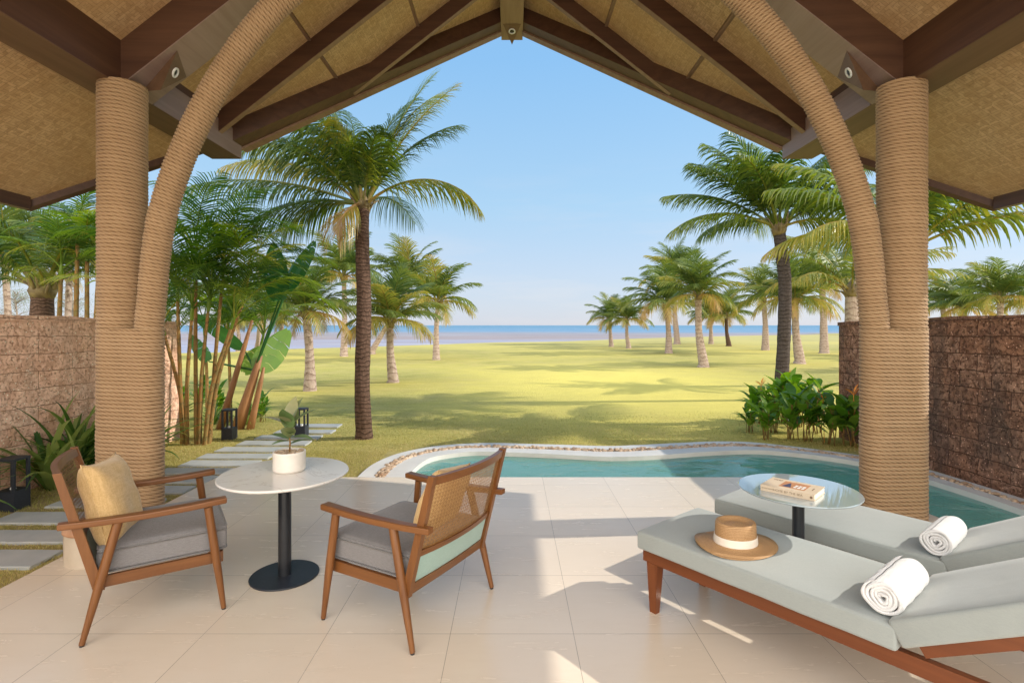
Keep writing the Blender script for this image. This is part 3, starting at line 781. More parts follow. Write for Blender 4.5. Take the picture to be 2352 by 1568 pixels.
# ------------------------------------------------------------------ armchairs
def back_pt(u, z, off=0.0):
    s = .058-.15*(z-.258)/.57
    bow = .045*(1-u*u)*min(1, max(0, (z-.2)/.3))
    return Vector((u*.312, s-bow+off, z))
def make_chair(label):
    t = thing('armchair', label, 'armchair')
    for sx in (-1, 1):
        X = .325*sx
        b = MB(); b.tube([(.345*sx, 0, .008), (.335*sx, .065, .27), (X, .135, .548)], [.0125, .021, .0215], 14); lg = b.build('leg', M['teak_z'], t, 'auto')
        f = MB(); f.tube([(.345*sx, 0, 0), (.345*sx, .0005, .009)], .010, 12); f.build('foot_glide', M['rubber'], lg)
        b = MB(); b.tube([(.345*sx, .585, .008), (.335*sx, .55, .28), (X, .515, .548)], [.0125, .021, .0205], 14); lg = b.build('leg', M['teak_z'], t, 'auto')
        f = MB(); f.tube([(.345*sx, .585, 0), (.345*sx, .5845, .009)], .010, 12); f.build('foot_glide', M['rubber'], lg)
        b = MB()
        def af(p, sx=sx):
            w = 1.0 if p[1] > .2 else .72+.28*max(0, (p[1]+.09)/.29)
            return (X+(p[0])*w, p[1], p[2]+.012*((p[1]-.25)/.34)**2)
        b.rbox((-.029, -.09, .545), (.029, .60, .575), .006, 2, fn=af, sub=3); b.build('armrest', M['teak_y'], t, 'auto')
        b = MB(); b.rbox((X-sx*.030-.010, .05, .238), (X-sx*.030+.010, .585, .292), .004, 1); b.build('side_rail', M['teak_y'], t)
        b = MB(); a0 = back_pt(0, .24); a1 = back_pt(0, .83); sy = .022
        P = [];
        y0 = .063; y1 = -.092; xq = .314*sx
        q0 = [(xq-.014, y0-sy, .235), (xq+.014, y0-sy, .235), (xq+.014, y0+sy, .235), (xq-.014, y0+sy, .235)]
        q1 = [(xq-.014, y1-sy*.75, .818), (xq+.014, y1-sy*.75, .818), (xq+.014, y1+sy*.75, .818), (xq-.014, y1+sy*.75, .818)]
        b.hexa(q0, q1); b.build('back_post', M['teak_z'], t)
    def crossbar(name, z0, z1, th, m='teak_x', parent=None, uu=.95):
        b = MB(); n = 14; vs = []; fs = []
        for k in range(n+1):
            u = -uu+2*uu*k/n
            for z, o in ((z0, -th), (z0, th), (z1, th), (z1, -th)): vs.append(back_pt(u, z, o))
        for k in range(n):
            for j in range(4): fs.append((k*4+j, k*4+(j+1)%4, k*4+4+(j+1)%4, k*4+4+j))
        fs += [(3,2,1,0), (n*4, n*4+1, n*4+2, n*4+3)]
        b.add(vs, fs); return b.build(name, M[m], parent or t, 'auto')
    crossbar('top_rail', .772, .812, .013); crossbar('lower_rail', .425, .455, .011)
    crossbar('seat_back_rail', .238, .292, .013); crossbar('back_fabric', .293, .424, .004, 'mint')
    b = MB(); b.rbox((-.30, .563, .238), (.30, .587, .292), .004, 1); b.build('front_rail', M['teak_x'], t)
    # cane webbing: real strips with holes between
    b = MB(); z0, z1 = .455, .772
    def strip(a, c, w, off):
        n = 10; vs = []; fs = []
        d = Vector((c[0]-a[0], 0, c[1]-a[1])).normalized(); px, pz = -d.z*w/2, d.x*w/2
        for k in range(n+1):
            x = a[0]+(c[0]-a[0])*k/n; z = a[1]+(c[1]-a[1])*k/n
            for s in (-1, 1):
                xx = max(-.302, min(.302, x+px*s)); vs.append(back_pt(xx/.312, max(z0-.003, min(z1+.003, z+pz*s)), off))
        for k in range(n): fs.append((k*2, k*2+1, k*2+3, k*2+2))
        b.add(vs, fs)
    st = .0185
    for k in range(int(.602/st)+1):
        x = -.300+k*st
        for e in (-.0024, .0024): strip((x+e, z0), (x+e, z1), .0030, .0008)
    for k in range(int(.33/st)+1):
        z = z0+.004+k*st
        for e in (-.0024, .0024): strip((-.302, z+e), (.302, z+e), .0028, -.0008)
    for k in range(-20, 54):
        for sg in (1, -1):
            xa = -.300+k*st; za = z0; xb = xa+sg*.33
            # clip to the panel
            def cl(xa, za, xb, zb):
                if abs(xb-xa) < 1e-9: return None
                ts = [0, 1]
                for lim in (-.302, .302):
                    tt = (lim-xa)/(xb-xa)
                    if 0 < tt < 1: ts.append(tt)
                ts.sort(); best = None
                for i in range(len(ts)-1):
                    tm = (ts[i]+ts[i+1])/2; xm = xa+(xb-xa)*tm
                    if -.302 <= xm <= .302: best = (ts[i], ts[i+1])
                return best
            for xs in ((xa,) if sg == 1 else (xa+.33*0+.0,)):
                r = cl(xs, z0, xs+sg*.33, z1)
                if r and r[1]-r[0] > .02:
                    strip((xs+sg*.33*r[0], z0+.33*r[0]), (xs+sg*.33*r[1], z0+.33*r[1]), .0024, .0016*sg)
    b.build('cane_panel', M['cane'], t)
    # cushion
    b = MB()
    def cf(p):
        x, y, z = p; u = x/.295; v = (y-.33)/.28
        dz = .018*(1-min(1, abs(u))**2.5)*(1-min(1, abs(v))**2.5) if z > .36 else -.0
        w = 1+.012*math.sin((z-.30)/.135*math.pi)
        front = .012*max(0, v)*max(0, (.40-z))*0
        return (x*w, .33+(y-.33)*w-.0, z+dz)
    b.rbox((-.292, .052, .292), (.292, .605, .425), .022, 4, fn=cf, sub=7)
    cu = b.build('seat_cushion', M['grey_fabric'], t, True)
    p = MB()
    for z in (.303, .417):
        ring = []
        hw, y0, y1, r = .2935, .0505, .608, .03
        for cx_, cy_, a0 in ((hw-r, y1-r, 0), (-hw+r, y1-r, 90), (-hw+r, y0+r, 180), (hw-r, y0+r, 270)):
            for k in range(5): a = R(a0+k*22.5); ring.append((cx_+r*math.cos(a), cy_+r*math.sin(a), z))
        ring.append(ring[0]); p.tube(ring, .0028, 6, False)
    p.build('piping', M['grey_fabric'], cu, True)
    return t
ch1 = make_chair('wooden armchair with cane back and grey seat standing left of the white round table')
tag(ch1, group='armchairs around the marble table')
ch1.location = (-2.205, 2.752, 0); ch1.rotation_euler = (0, 0, math.atan2(-.828, .562))
ch2 = dup(ch1, (-.285, 2.71, 0), math.atan2(.871, .49), label='wooden armchair seen from behind, mint fabric strip under its cane back')

def pillow(name, label, size, thick):
    mb = MB(); n = 26; vs = []; fs = []
    for side in (1, -1):
        o = len(vs)
        for i in range(n+1):
            for j in range(n+1):
                u = -1+2*i/n; v = -1+2*j/n
                pin = 1-.10*(1-abs(u)**3)*abs(v)**2-.0; pin2 = 1-.10*(1-abs(v)**3)*abs(u)**2
                x = u*size/2*pin2; y = v*size/2*pin
                e = max(0, (1-u**4))*max(0, (1-v**4)); z = thick*.5*e**.5*(1+.05*math.sin(5*u+3*v)+.04*math.sin(9*v-4*u))
                vs.append((x, y, side*z))
        for i in range(n):
            for j in range(n):
                a = o+i*(n+1)+j; q = (a, a+1, a+n+2, a+n+1); fs.append(q if side < 0 else q[::-1])
    mb.add(vs, fs); o = mb.build(name, M['yellow'], None, True); tag(o, label, 'pillow', 'mustard pillows on the armchairs')
    s = MB(); ring = []
    for k in range(80):
        t = k/80*4; q = int(t); f = -1+2*(t-q); u, v = [(f, -1), (1, f), (-f, 1), (-1, -f)][q]
        pin = 1-.10*(1-abs(u)**3)*abs(v)**2; pin2 = 1-.10*(1-abs(v)**3)*abs(u)**2
        ring.append((u*size/2*pin2, v*size/2*pin, 0))
    ring.append(ring[0]); s.tube(ring, .003, 6, False); s.build('piping', M['yellow'], o, True)
    return o
def put_pillow(o, chair, lx, ly, z, tilt, roll, yaw=0):
    Mx = Matrix.Translation(chair.location) @ Matrix.Rotation(chair.rotation_euler[2], 4, 'Z') @ Matrix.Translation((lx, ly, z)) @ Matrix.Rotation(yaw, 4, 'Z') @ Matrix.Rotation(tilt, 4, 'X') @ Matrix.Rotation(roll, 4, 'Z')
    o.matrix_world = Mx
p1 = pillow('throw_pillow', 'mustard yellow pillow leaning on the cane back of the left armchair', .44, .16)
put_pillow(p1, ch1, .03, .095, .590, R(106), R(5), R(-14))
p2 = pillow('throw_pillow', 'mustard pillow mostly hidden behind the cane back of the second armchair', .36, .15)
put_pillow(p2, ch2, .10, .16, .565, R(110), R(-8), R(4))

# ------------------------------------------------------------------ tables
T1 = thing('side_table', 'round white marble topped table with black pedestal between the two armchairs', 'table', (-1.365, 3.17, 0))
b = MB(); b.lathe([(.30, .598), (.362, .603), (.367, .609), (.367, .614), (.363, .6185), (.0005, .6185)], 72, cap=False); b.lathe([(.0005, .598), (.30, .598)], 72, cap=False); b.build('tabletop', M['marble'], T1, 'auto')
b = MB(); b.lathe([(.037, .008), (.037, .598)], 32); b.build('pedestal', M['black'], T1, 'auto')
b = MB(); b.lathe([(.195, 0), (.196, .006), (.194, .009), (.04, .0095)], 64); b.build('base_plate', M['slate'], T1, 'auto')
T2 = thing('side_table', 'round dark glass topped table with black pole between the two loungers', 'table', (1.495, 2.755, 0))
b = MB(); b.lathe([(.0005, .640), (.286, .640), (.289, .644), (.286, .648), (.0005, .648)], 72, cap=False); b.build('tabletop', M['glass'], T2, 'auto')
b = MB(); b.lathe([(.029, .008), (.029, .640)], 32); b.build('pedestal', M['black'], T2, 'auto')
b = MB(); b.lathe([(.105, 0), (.106, .006), (.104, .009), (.03, .0095)], 48); b.build('base_plate', M['black'], T2, 'auto')

# potted plant
P = thing('potted_plant', 'small variegated rubber plant in a ribbed cream pot on the marble table', 'potted plant', (-1.35, 3.20, .6187))
prof = [(.078, 0), (.084, .002)]
for k in range(13):
    z = .012+k*.0078; prof += [(.0915, z), (.0935, z+.0025), (.0935, z+.005)]
prof += [(.094, .118), (.092, .122), (.087, .122), (.085, .1)]
b = MB(); b.lathe(prof, 48); b.build('pot', M['ceramic'], P, 'auto')
b = MB()
for k in range(46):
    a = rnd.uniform(0, 6.28); r = .078*math.sqrt(rnd.random()); s = rnd.uniform(.010, .016)
    blob(b, (r*math.cos(a), r*math.sin(a), .106+rnd.uniform(0, .008)), (s*1.2, s*.9, s*.7), a)
b.build('pebble_topping', M['pebble'], P, True)
b = MB(); b.tube([(0,0,.09), (.004,0,.17), (-.004,.003,.25), (.002,0,.30)], [.006,.005,.004,.003], 8); b.build('stem', M['areca_stem'], P, True)
b = MB()
def leaf(b, base, az, el, L, W, droop, tint, fold=.12, n=8, pw=.75, bend=0):
    pts = []; sd = []; ws = []; p = Vector(base); a = R(az); e = R(el)
    for k in range(n+1):
        t = k/n; ee = e-R(droop)*t**1.3; aa = a+R(bend)*t
        d = Vector((math.cos(aa)*math.cos(ee), math.sin(aa)*math.cos(ee), math.sin(ee)))
        pts.append(p.copy()); sd.append(Vector((-math.sin(aa), math.cos(aa), 0)))
        ws.append(max(.0008, W*(math.sin(math.pi*min(1, t**pw*.97+.02))))); p = p+d*L/n
    nn = Vector((0, 0, 1))
    tl = [tint+(.08 if k % 2 else 0) for k in range(n+1)]
    b.ribbon(pts, sd, ws, tl, fold, nn)
for az, el, z, L, W, tn in ((200, 32, .27, .17, .085, .9), (160, 14, .19, .17, .08, .45), (20, 40, .27, .19, .085, .55), (345, 8, .20, .17, .08, .5), (80, 75, .29, .17, .085, .95), (270, 58, .26, .17, .09, .45), (300, 20, .22, .12, .05, .5), (235, 8, .18, .12, .045, .4), (265, 70, .24, .17, .09, .5), (285, 45, .20, .15, .085, .7), (95, 60, .26, .17, .09, .6), (250, 40, .28, .14, .08, .85), (110, 30, .24, .13, .07, .6), (35, 15, .16, .13, .05, .5), (55, 65, .30, .16, .075, .7)):
    leaf(b, (0, 0, z), az, el, L, W, 25, tn, .14)
b.build('foliage', M['rubberleaf'], P, True)

# ------------------------------------------------------------------ sun loungers
uL = Vector((.626, -.780, 0)); vL = Vector((.780, .626, 0))
def make_lounger(label):
    t = thing('sun_lounger', label, 'sun lounger', group='loungers on the terrace')
    W = .575; SL = 1.15      # local x: width (v), local y: length towards the head
    fw = MB(); fw.rbox((.03, .02, .262), (.062, 1.86, .325), .004, 1); fw.build('side_rail', M['red_y'], t)
    fw = MB(); fw.rbox((W-.062, .02, .262), (W-.03, 1.86, .325), .004, 1); fw.build('side_rail', M['red_y'], t)
    fw = MB(); fw.rbox((.0625, .02, .262), (W-.0625, .052, .325), .004, 1); fw.build('end_rail', M['red_x'], t)
    fw = MB()
    for k in range(9): fw.box((.063, .09+k*.115, .300), (W-.063, .16+k*.115, .3262))
    fw.build('slats', M['red_x'], t)
    for (x, y) in ((.030, .045), (W-.082, .045), (.030, 1.62), (W-.082, 1.62)):
        l = MB(); c = .052
        l.hexa([(x+.008, y+.008, 0), (x+c-.012, y+.008, 0), (x+c-.012, y+c-.006, 0), (x+.008, y+c-.006, 0)], [(x-.003, y, .262), (x+c+.003, y, .262), (x+c+.003, y+c+.012, .262), (x-.003, y+c+.012, .262)])
        l.build('leg', M['red_z'], t)
    b = MB()
    def mf(p):
        x, y, z = p; u = (x/W-.5)*2; v = (y/SL-.5)*2
        return (x, y, z+(.006*(1-u*u)*(1-v**4) if z > .4 else 0)+.0015*math.sin(y*23+x*9))
    b.rbox((0, 0, .327), (W, SL, .420), .013, 3, fn=mf, sub=6)
    ms = b.build('seat_mattress', M['mattress'], t, True)
    ang = R(31)
    RM = Matrix.Translation((0, SL+.004, .345)) @ Matrix.Rotation(ang, 4, 'X')
    b = MB(); b.rbox((0, .012, -.004), (W, .82, .092), .013, 3, M=RM, sub=5); bk = b.build('back_mattress', M['mattress'], t, True)
    b = MB(); b.rbox((.025, .06, -.045), (.06, .84, -.006), .004, 1, M=RM); b.build('back_frame', M['red_y'], t)
    b = MB(); b.rbox((W-.06, .06, -.045), (W-.025, .84, -.006), .004, 1, M=RM); b.build('back_frame', M['red_y'], t)
    b = MB(); b.rbox((.061, .40, -.040), (W-.061, .46, -.012), .004, 1, M=RM); b.build('back_slat', M['red_x'], t)
    for xx in (.0045, W-.0045):
        pp = MB(); pp.tube([(xx, .012, .411), (xx, SL-.012, .411)], .0028, 6); pp.build('piping', M['piping'], ms, True)
        pp = MB(); pp.tube([RM @ Vector((xx, .02, .083)), RM @ Vector((xx, .81, .083))], .0028, 6); pp.build('piping', M['piping'], bk, True)
    b = MB(); b.tube([(.10, 1.45, .30), (.10, 1.62, .53)], .012, 8); b.build('prop_bar', M['red_z'], t)
    return t
rzL = math.atan2(vL.y, vL.x)     # local x -> vL, local y -> perpendicular; length must run along uL (mirror of +y)
# local +y after rotation is (-vL.y, vL.x); we need the opposite sense, so build with x flipped by rotating 180 and shifting
Lg = make_lounger('sun lounger nearer the camera, with the straw hat and a rolled towel on it')
def place_lounger(o, A):   # A: foot corner nearest the left of the photo; local origin sits at the other foot corner
    o.rotation_euler = (0, 0, rzL+math.pi)
    B = A+vL*.575; o.location = (B.x, B.y, 0)
place_lounger(Lg, Vector((.657, 2.785, 0)))
L2 = dup(Lg, (0, 0, 0), 0, label='sun lounger on the pool side, empty except for a rolled towel')
place_lounger(L2, Vector((1.262, 3.30, 0)))

# towels
def towel(label, c0, c1, r=.068):
    ax = (c1-c0); L = ax.length; rz = math.atan2(ax.y, ax.x)
    root = thing('rolled_towel', label, 'towel', tuple(c0), rz, 'rolled white towels on the loungers')
    b = MB(); n = 220; turns = 4.2; th = .0115; nx = 22; q = random.Random(int(c0.x*100))
    prof = []
    for k in range(n+1):
        t = k/n; a = t*turns*2*math.pi; rr = .010+(r-.012)*t+.0022*math.sin(a*1.7+1+c0.x*5)+.0018*math.sin(a*3.1+c0.x*9); prof.append((rr*math.cos(a), rr*math.sin(a)*.95, a, rr))
    def ring(off):
        o = []
        for (y, z, a, rr) in prof:
            tp = min(1, (turns*2*math.pi-a)/1.2); k = (rr+off*tp)/max(rr, 1e-4); o.append((y*k, z*k))
        return o
    pitch = (r-.012)/turns
    out, inn = ring(pitch*.47), ring(-pitch*.47)
    xs = [L*j/nx for j in range(nx+1)]
    vs = []; fs = []; m = n+1
    for j, x in enumerate(xs):
        w = 1+.02*math.sin(j*.9)-.03*(abs(2*j/nx-1)**6)
        for (y, z) in out: vs.append((x+.004*math.sin(y*60+z*40)*(1 if j in (0, nx) else 0), y*w, z*w))
        for (y, z) in inn: vs.append((x+.004*math.sin(y*60+z*40)*(1 if j in (0, nx) else 0), y*w, z*w))
    S = 2*m
    for j in range(nx):
        for k in range(n):
            fs.append((j*S+k, (j+1)*S+k, (j+1)*S+k+1, j*S+k+1))
            fs.append((j*S+m+k, j*S+m+k+1, (j+1)*S+m+k+1, (j+1)*S+m+k))
        fs.append((j*S+n, (j+1)*S+n, (j+1)*S+m+n, j*S+m+n))
    for j in (0, nx):
        for k in range(n):
            f = (j*S+k, j*S+k+1, j*S+m+k+1, j*S+m+k); fs.append(f if j == 0 else f[::-1])
    b.add(vs, fs); b.build('cloth', M['towel'], root, True)
    return root
towel('rolled white towel on the lounger nearer the camera, at the backrest fold', Vector((1.372, 1.955, .4915)), Vector((1.632, 2.163, .4915)))
towel('rolled white towel on the pool side lounger, at the backrest fold', Vector((1.975, 2.455, .4915)), Vector((2.205, 2.64, .4915)), .0655)

# hat
Hh = thing('straw_hat', 'tan straw boater hat with a cream pleated ribbon lying on the near lounger', 'hat', (1.095, 2.585, .4275), R(10))
b = MB(); n = 72; prof = [(.183, .004), (.184, .007), (.15, .006), (.12, .010), (.098, .014), (.094, .03), (.092, .07), (.091, .105), (.088, .114), (.080, .117), (.070, .111), (.058, .100), (.04, .101), (.015, .106), (.0005, .107)]
vs = []
for r, z in prof:
    for j in range(n):
        t = 2*math.pi*j/n; w = max(0, (r-.1))/.084
        zz = z+w*(.009*math.cos(2*t+.6)+.004*math.sin(3*t)); vs.append((r*1.06*math.cos(t), r*.94*math.sin(t), zz))
fs = [(i*n+j, i*n+(j+1)%n, (i+1)*n+(j+1)%n, (i+1)*n+j) for i in range(len(prof)-1) for j in range(n)]
b.add(vs, fs); b.lathe([(.1, .0005), (.18, .0035)], 72, sx=1.06, sy=.94, cap=False); b.build('crown_and_brim', M['straw'], Hh, True)
b = MB(); b.lathe([(.0985, .015), (.0992, .022), (.0972, .024), (.0985, .031), (.0965, .033), (.0975, .040), (.0958, .042), (.0962, .050), (.0940, .051)], 72, sx=1.06, sy=.94, cap=False); b.build('hat_ribbon', M['ribbon'], Hh, True)

# book
def text_mesh(name, body, size, m, parent, loc, rot, ext=.0002):
    cu = bpy.data.curves.new(name, 'FONT'); cu.body = body; cu.size = size; cu.align_x = 'CENTER'; cu.align_y = 'CENTER'; cu.extrude = ext
    tmp = bpy.data.objects.new('tmp', cu); C.objects.link(tmp); dg = bpy.context.evaluated_depsgraph_get(); dg.update()
    me = bpy.data.meshes.new_from_object(tmp.evaluated_get(dg)); bpy.data.objects.remove(tmp); me.materials.clear(); me.materials.append(m); me.name = name
    o = bpy.data.objects.new(name, me); C.objects.link(o); o.parent = parent; o.location = loc; o.rotation_euler = rot
    return o
spd = Vector((1.466-1.288, 2.557-2.734, 0)); rzb = math.atan2(spd.y, spd.x)
Bk = thing('book', 'thick cream paperback lying on the glass table, spine reading HOME BY THE SEA', 'book', (1.288, 2.734, .6485), rzb)
BW, BD, BH = .251, .181, .030
b = MB(); b.rbox((0, 0, BH-.0018), (BW, BD, BH), .0006, 1); b.rbox((0, 0, 0), (BW, BD, .0018), .0006, 1); b.rbox((0, -.0012, 0), (BW, .0012, BH), .0008, 1); b.build('cover', M['bookcover'], Bk)
b = MB(); b.box((.003, .0014, .002), (BW-.003, BD-.004, BH-.002)); b.build('pages', M['paper'], Bk)
text_mesh('spine_title', 'HOME BY THE SEA', .0165, M['ink'], Bk, (.130, -.0016, .0150), (R(90), 0, 0))
text_mesh('spine_author', 'NICOLE NADINE', .0075, M['ink'], Bk, (.034, -.0016, .0150), (R(90), 0, 0))
b = MB(); b.tube([(.237, -.0012, .015), (.237, -.0022, .015)], .0062, 20); b.build('spine_emblem', M['ink'], Bk)
text_mesh('cover_title', 'HOME BY\nTHE SEA', .0125, M['ink'], Bk, (.040, .145, BH+.0003), (0, 0, 0))
text_mesh('cover_caption', 'INTERIORS', .008, M['ink'], Bk, (.222, .09, BH+.0003), (0, 0, R(90)))
ph = MB(); ph.box((.075, .035, BH-.0001), (.195, .150, BH+.0004)); pho = ph.build('cover_photo', M['rust'], Bk)
q = MB(); z = BH+.0007
q.add([(.085, .045, z), (.130, .045, z), (.108, .130, z)], [(0,1,2)]); q.add([(.098, .052, z+.0002), (.118, .052, z+.0002), (.108, .105, z+.0002)], [(0,1,2)]); q.build('house_print', M['blueprint'], pho)
q = MB()
for i in range(3):
    for j in range(2): q.add([(.138+i*.018, .052+j*.03, z), (.151+i*.018, .052+j*.03, z), (.151+i*.018, .076+j*.03, z), (.138+i*.018, .076+j*.03, z)], [(0,1,2,3)])
q.build('window_print', M['ring'], pho)

# low plinth beside the left chair
pl = thing('plinth', 'short round cast plinth with terracotta top behind the left armchair', 'plinth', (-2.68, 3.43, 0))
b = MB(); b.lathe([(.185, 0), (.185, .19)], 12); b.build('drum', M['plinth'], pl, 'auto')
b = MB(); b.lathe([(.183, .19), (.190, .195), (.190, .215), (.165, .232), (.0005, .236)], 40, cap=False); b.build('cap', M['terracotta'], pl, True)

# bollards
def make_bollard(label, loc, s):
    t = thing('bollard_light', label, 'garden light', loc, 0, 'black lantern bollards along the path'); w = .078*s; h = .44*s
    b = MB(); b.rbox((-w, -w, 0), (w, w, .17*s), .003, 1); b.build('base', M['slate'], t)
    for sx in (-1, 1):
        for sy in (-1, 1):
            b = MB(); x, y = sx*(w-.011), sy*(w-.011); b.box((x-.0105, y-.0105, .17*s), (x+.0105, y+.0105, h-.02)); b.build('post', M['slate'], t)
    b = MB(); b.rbox((-w, -w, h-.02), (w, w, h), .003, 1); b.build('roof_plate', M['slate'], t)
    b = MB(); b.lathe([(.02*s, .17*s), (.022*s, .175*s), (.014*s, .19*s), (.0005, .192*s)], 16, cap=False); b.build('lamp', M['ring'], t, True)
    return t
make_bollard('black lantern bollard in front of the strap leaved plants by the left wall', (-4.16, 4.40, GZ), .98)
make_bollard('black lantern bollard at the foot of the areca palm clump', tuple(gr(527, 1008, GZ)), .92)
make_bollard('black lantern bollard across the path, behind the potted plant', tuple(gr(693, 1003, GZ)), .90)

# stepping stones
stones = [(-4.2,-3.02,3.30,3.56),(-3.95,-2.98,3.68,3.90),(-4.02,-3.1,4.04,4.28),(-3.9,-3.02,4.40,4.62),(-3.78,-2.98,4.76,4.98),(-3.72,-2.95,5.07,5.31),(-3.66,-2.84,5.38,5.60),(-3.60,-2.80,5.68,5.92),(-3.60,-2.78,6.00,6.23),(-3.58,-2.74,6.33,6.57),(-3.50,-2.62,6.68,6.92),(-3.45,-2.60,7.05,7.27),(-3.36,-2.55,7.42,7.66),(-3.34,-2.6,7.85,8.1)]
ords = ['nearest','second','third','fourth','fifth','sixth','seventh','eighth','ninth','tenth','eleventh','twelfth','thirteenth','fourteenth','fifteenth']
for (x0, x1, y0, y1), od in zip(stones, ords):
    b = MB(); b.rbox((x0, y0, GZ-.03), (x1, y1, GZ+.022), .008, 2, fn=lambda p: (p[0]+rnd.uniform(-.004, .004), p[1]+rnd.uniform(-.004, .004), p[2]), sub=3)
    o = b.build('stepping_stone', M['step']); tag(o, od+' grey slate paver of the garden path, counted from the camera', 'paving stone', 'slate stepping stones of the garden path')

# ------------------------------------------------------------------ foliage
def frond(mb, base, az, e0, e1, L, n=40, ll=.45, lw=.022, tint=.4, hang=.5, seg=3, r0=.018, bend=0, start=.16, q=rnd, sweep=.5, tipy=.15):
    pts = []; dirs = []; p = Vector(base); K = 16
    for k in range(K+1):
        t = k/K; e = R(e0+(e1-e0)*t**1.25); a = R(az+bend*t)
        d = Vector((math.cos(a)*math.cos(e), math.sin(a)*math.cos(e), math.sin(e)))
        pts.append(p.copy()); dirs.append(d); p = p+d*L/K
    mb.tube(pts, [max(.0015, r0*(1-.92*k/K)) for k in range(K+1)], 5, False, min(1, tint+.25))
    rollq = q.uniform(-.25, .25)
    for i in range(n):
        t = start+(1-start)*(i+.5)/n; f = t*K; k = min(K-1, int(f)); c = pts[k].lerp(pts[k+1], f-k); d = dirs[k].lerp(dirs[k+1], f-k).normalized()
        side = d.cross(Vector((0, 0, 1)))
        if side.length < .05: side = Vector((1, 0, 0))
        side.normalize(); up = side.cross(d)
        env = (math.sin(math.pi*min(1, .12+.86*((t-start)/(1-start))**.8)))**.55
        for s in (-1, 1):
            if q.random() < .04: continue
            l = ll*env*q.uniform(.82, 1.1); w = lw*(.6+.4*env)
            ld = (side*s*(1-.45*t)+d*(sweep+.5*t)+up*(.18+rollq*s)+Vector((q.uniform(-.08,.08), q.uniform(-.08,.08), q.uniform(-.1,.05)))).normalized()
            pp = c.copy(); P = [pp.copy()]; hg = hang*q.uniform(.7, 1.3)
            for m in range(seg):
                ld = (ld+Vector((0, 0, -hg*(m+1)/seg*.9))).normalized(); pp = pp+ld*l/seg; P.append(pp.copy())
            sdv = ld.cross(d); sdv = (d*.8+Vector((0, 0, .3))*q.uniform(-.5,.8)).normalized()
            wl = [w*.7]+[w*(1-.95*((m+1)/seg)**2) for m in range(seg)]
            tn = min(1, max(0, tint+q.uniform(-.12, .12)+tipy*(t**3)))
            mb.ribbon(P, [sdv]*len(P), wl, tn)

def trunk(mb, pts, rad, n=14, ridge=.0):
    cur = []; rr = []
    P = [Vector(p) for p in pts]
    for i in range(len(P)-1):
        p0, p1, p2, p3 = P[max(i-1, 0)], P[i], P[i+1], P[min(i+2, len(P)-1)]
        kk = 14
        for j in range(kk):
            t = j/kk; cur.append(.5*((2*p1)+(p2-p0)*t+(2*p0-5*p1+4*p2-p3)*t*t+(3*p1-p0-3*p2+p3)*t**3))
            rr.append((rad[i]+(rad[i+1]-rad[i])*t)*(1+ridge*rnd.uniform(-1.6, 1.6)))
    cur.append(P[-1]); rr.append(rad[-1]); mb.tube(cur, rr, n)

def heart(mb, c, r, h, q):
    mb.tube([c-Vector((0,0,h*.35)), c, c+Vector((0,0,h*.5)), c+Vector((0,0,h))], [r*.95, r*1.25, r*.8, r*.15], 12)
    for k in range(11):
        a = k*2.4; d = Vector((math.cos(a), math.sin(a), 0)); z = q.uniform(.3, 1.5); mb.tube([c+d*r*.6-Vector((0,0,h*.3)), c+d*r*q.uniform(1.1, 1.6)+Vector((0,0,h*.3*z)), c+d*r*q.uniform(1.6, 2.6)+Vector((0,0,h*.8*z))], [r*.22, r*.16, r*.09], 6)

# --- big palms standing on their own positions
def palm(name, label, base, crown, rt, fr, m_tr, m_lf, seed, mids=None, group=None, lfk=dict(), hk=1.0, cat='palm tree', Lk=1.0):
    q = random.Random(seed); root = thing(name, label, cat, tuple(base), 0, group)
    c = crown-base; b = MB()
    mid = [tuple(v-base) for v in (mids or [])]
    pts = [(0, 0, -.05), (0, 0, .10)]+(mid if mid else [tuple(c*.5+Vector((q.uniform(-.04,.04), 0, 0)))])+[tuple(c)]
    rad = [rt*1.45, rt*1.12]+[rt]*(len(pts)-3)+[rt*.9]
    trunk(b, pts, rad, 18, .02); b.build('trunk', m_tr, root, True)
    b = MB(); heart(b, c, rt*.95, .26*hk, q); b.build('frond_bases', M['heart'], root, True)
    b = MB()
    for (az, e0, e1, L, tn, hg) in fr:
        L = L*Lk; a = R(az); bs = c+Vector((math.cos(a)*rt*.5, math.sin(a)*rt*.5, .06))
        frond(b, bs, az, e0, e1, L, tint=tn, hang=hg, q=q, bend=q.uniform(-12, 12), **lfk)
    b.build('crown', m_lf, root)
    return root
fr = [(15, 74, 50, 2.05, .42, .25), (30, 62, 20, 1.9, .35, .5), (-10, 35, -62, 1.75, .62, 1.0), (172, 42, -22, 2.05, .74, 1.0), (183, 20, -14, 2.3, .42, 1.3), (200, 5, -50, 1.5, .3, .7), (150, 60, 10, 1.8, .35, .8),
      (120, 75, 35, 1.9, .3, .6), (95, 66, 0, 1.8, .35, .7), (235, 74, 10, 1.2, .4, 1.1), (262, 80, 25, 1.1, .6, 1.2), (300, 72, 5, 1.15, .4, 1.0), (45, 72, 34, 2.3, .55, .6), (165, 55, -15, 2.1, .55, 1.1), (60, 80, 40, 1.9, .3, .5), (160, 78, 50, 2.0, .4, .8), (215, 50, -10, 1.7, .45, 1.1),
      (80, 30, -40, 1.6, .35, .7), (205, 76, 30, 1.8, .38, 1.0), (8, 66, 38, 2.0, .62, .3), (250, -20, -80, .7, .9, 1.0), (170, 8, -55, 1.3, .5, .8)]
bA = gr(836, 1006, GZ); YA = 7.95
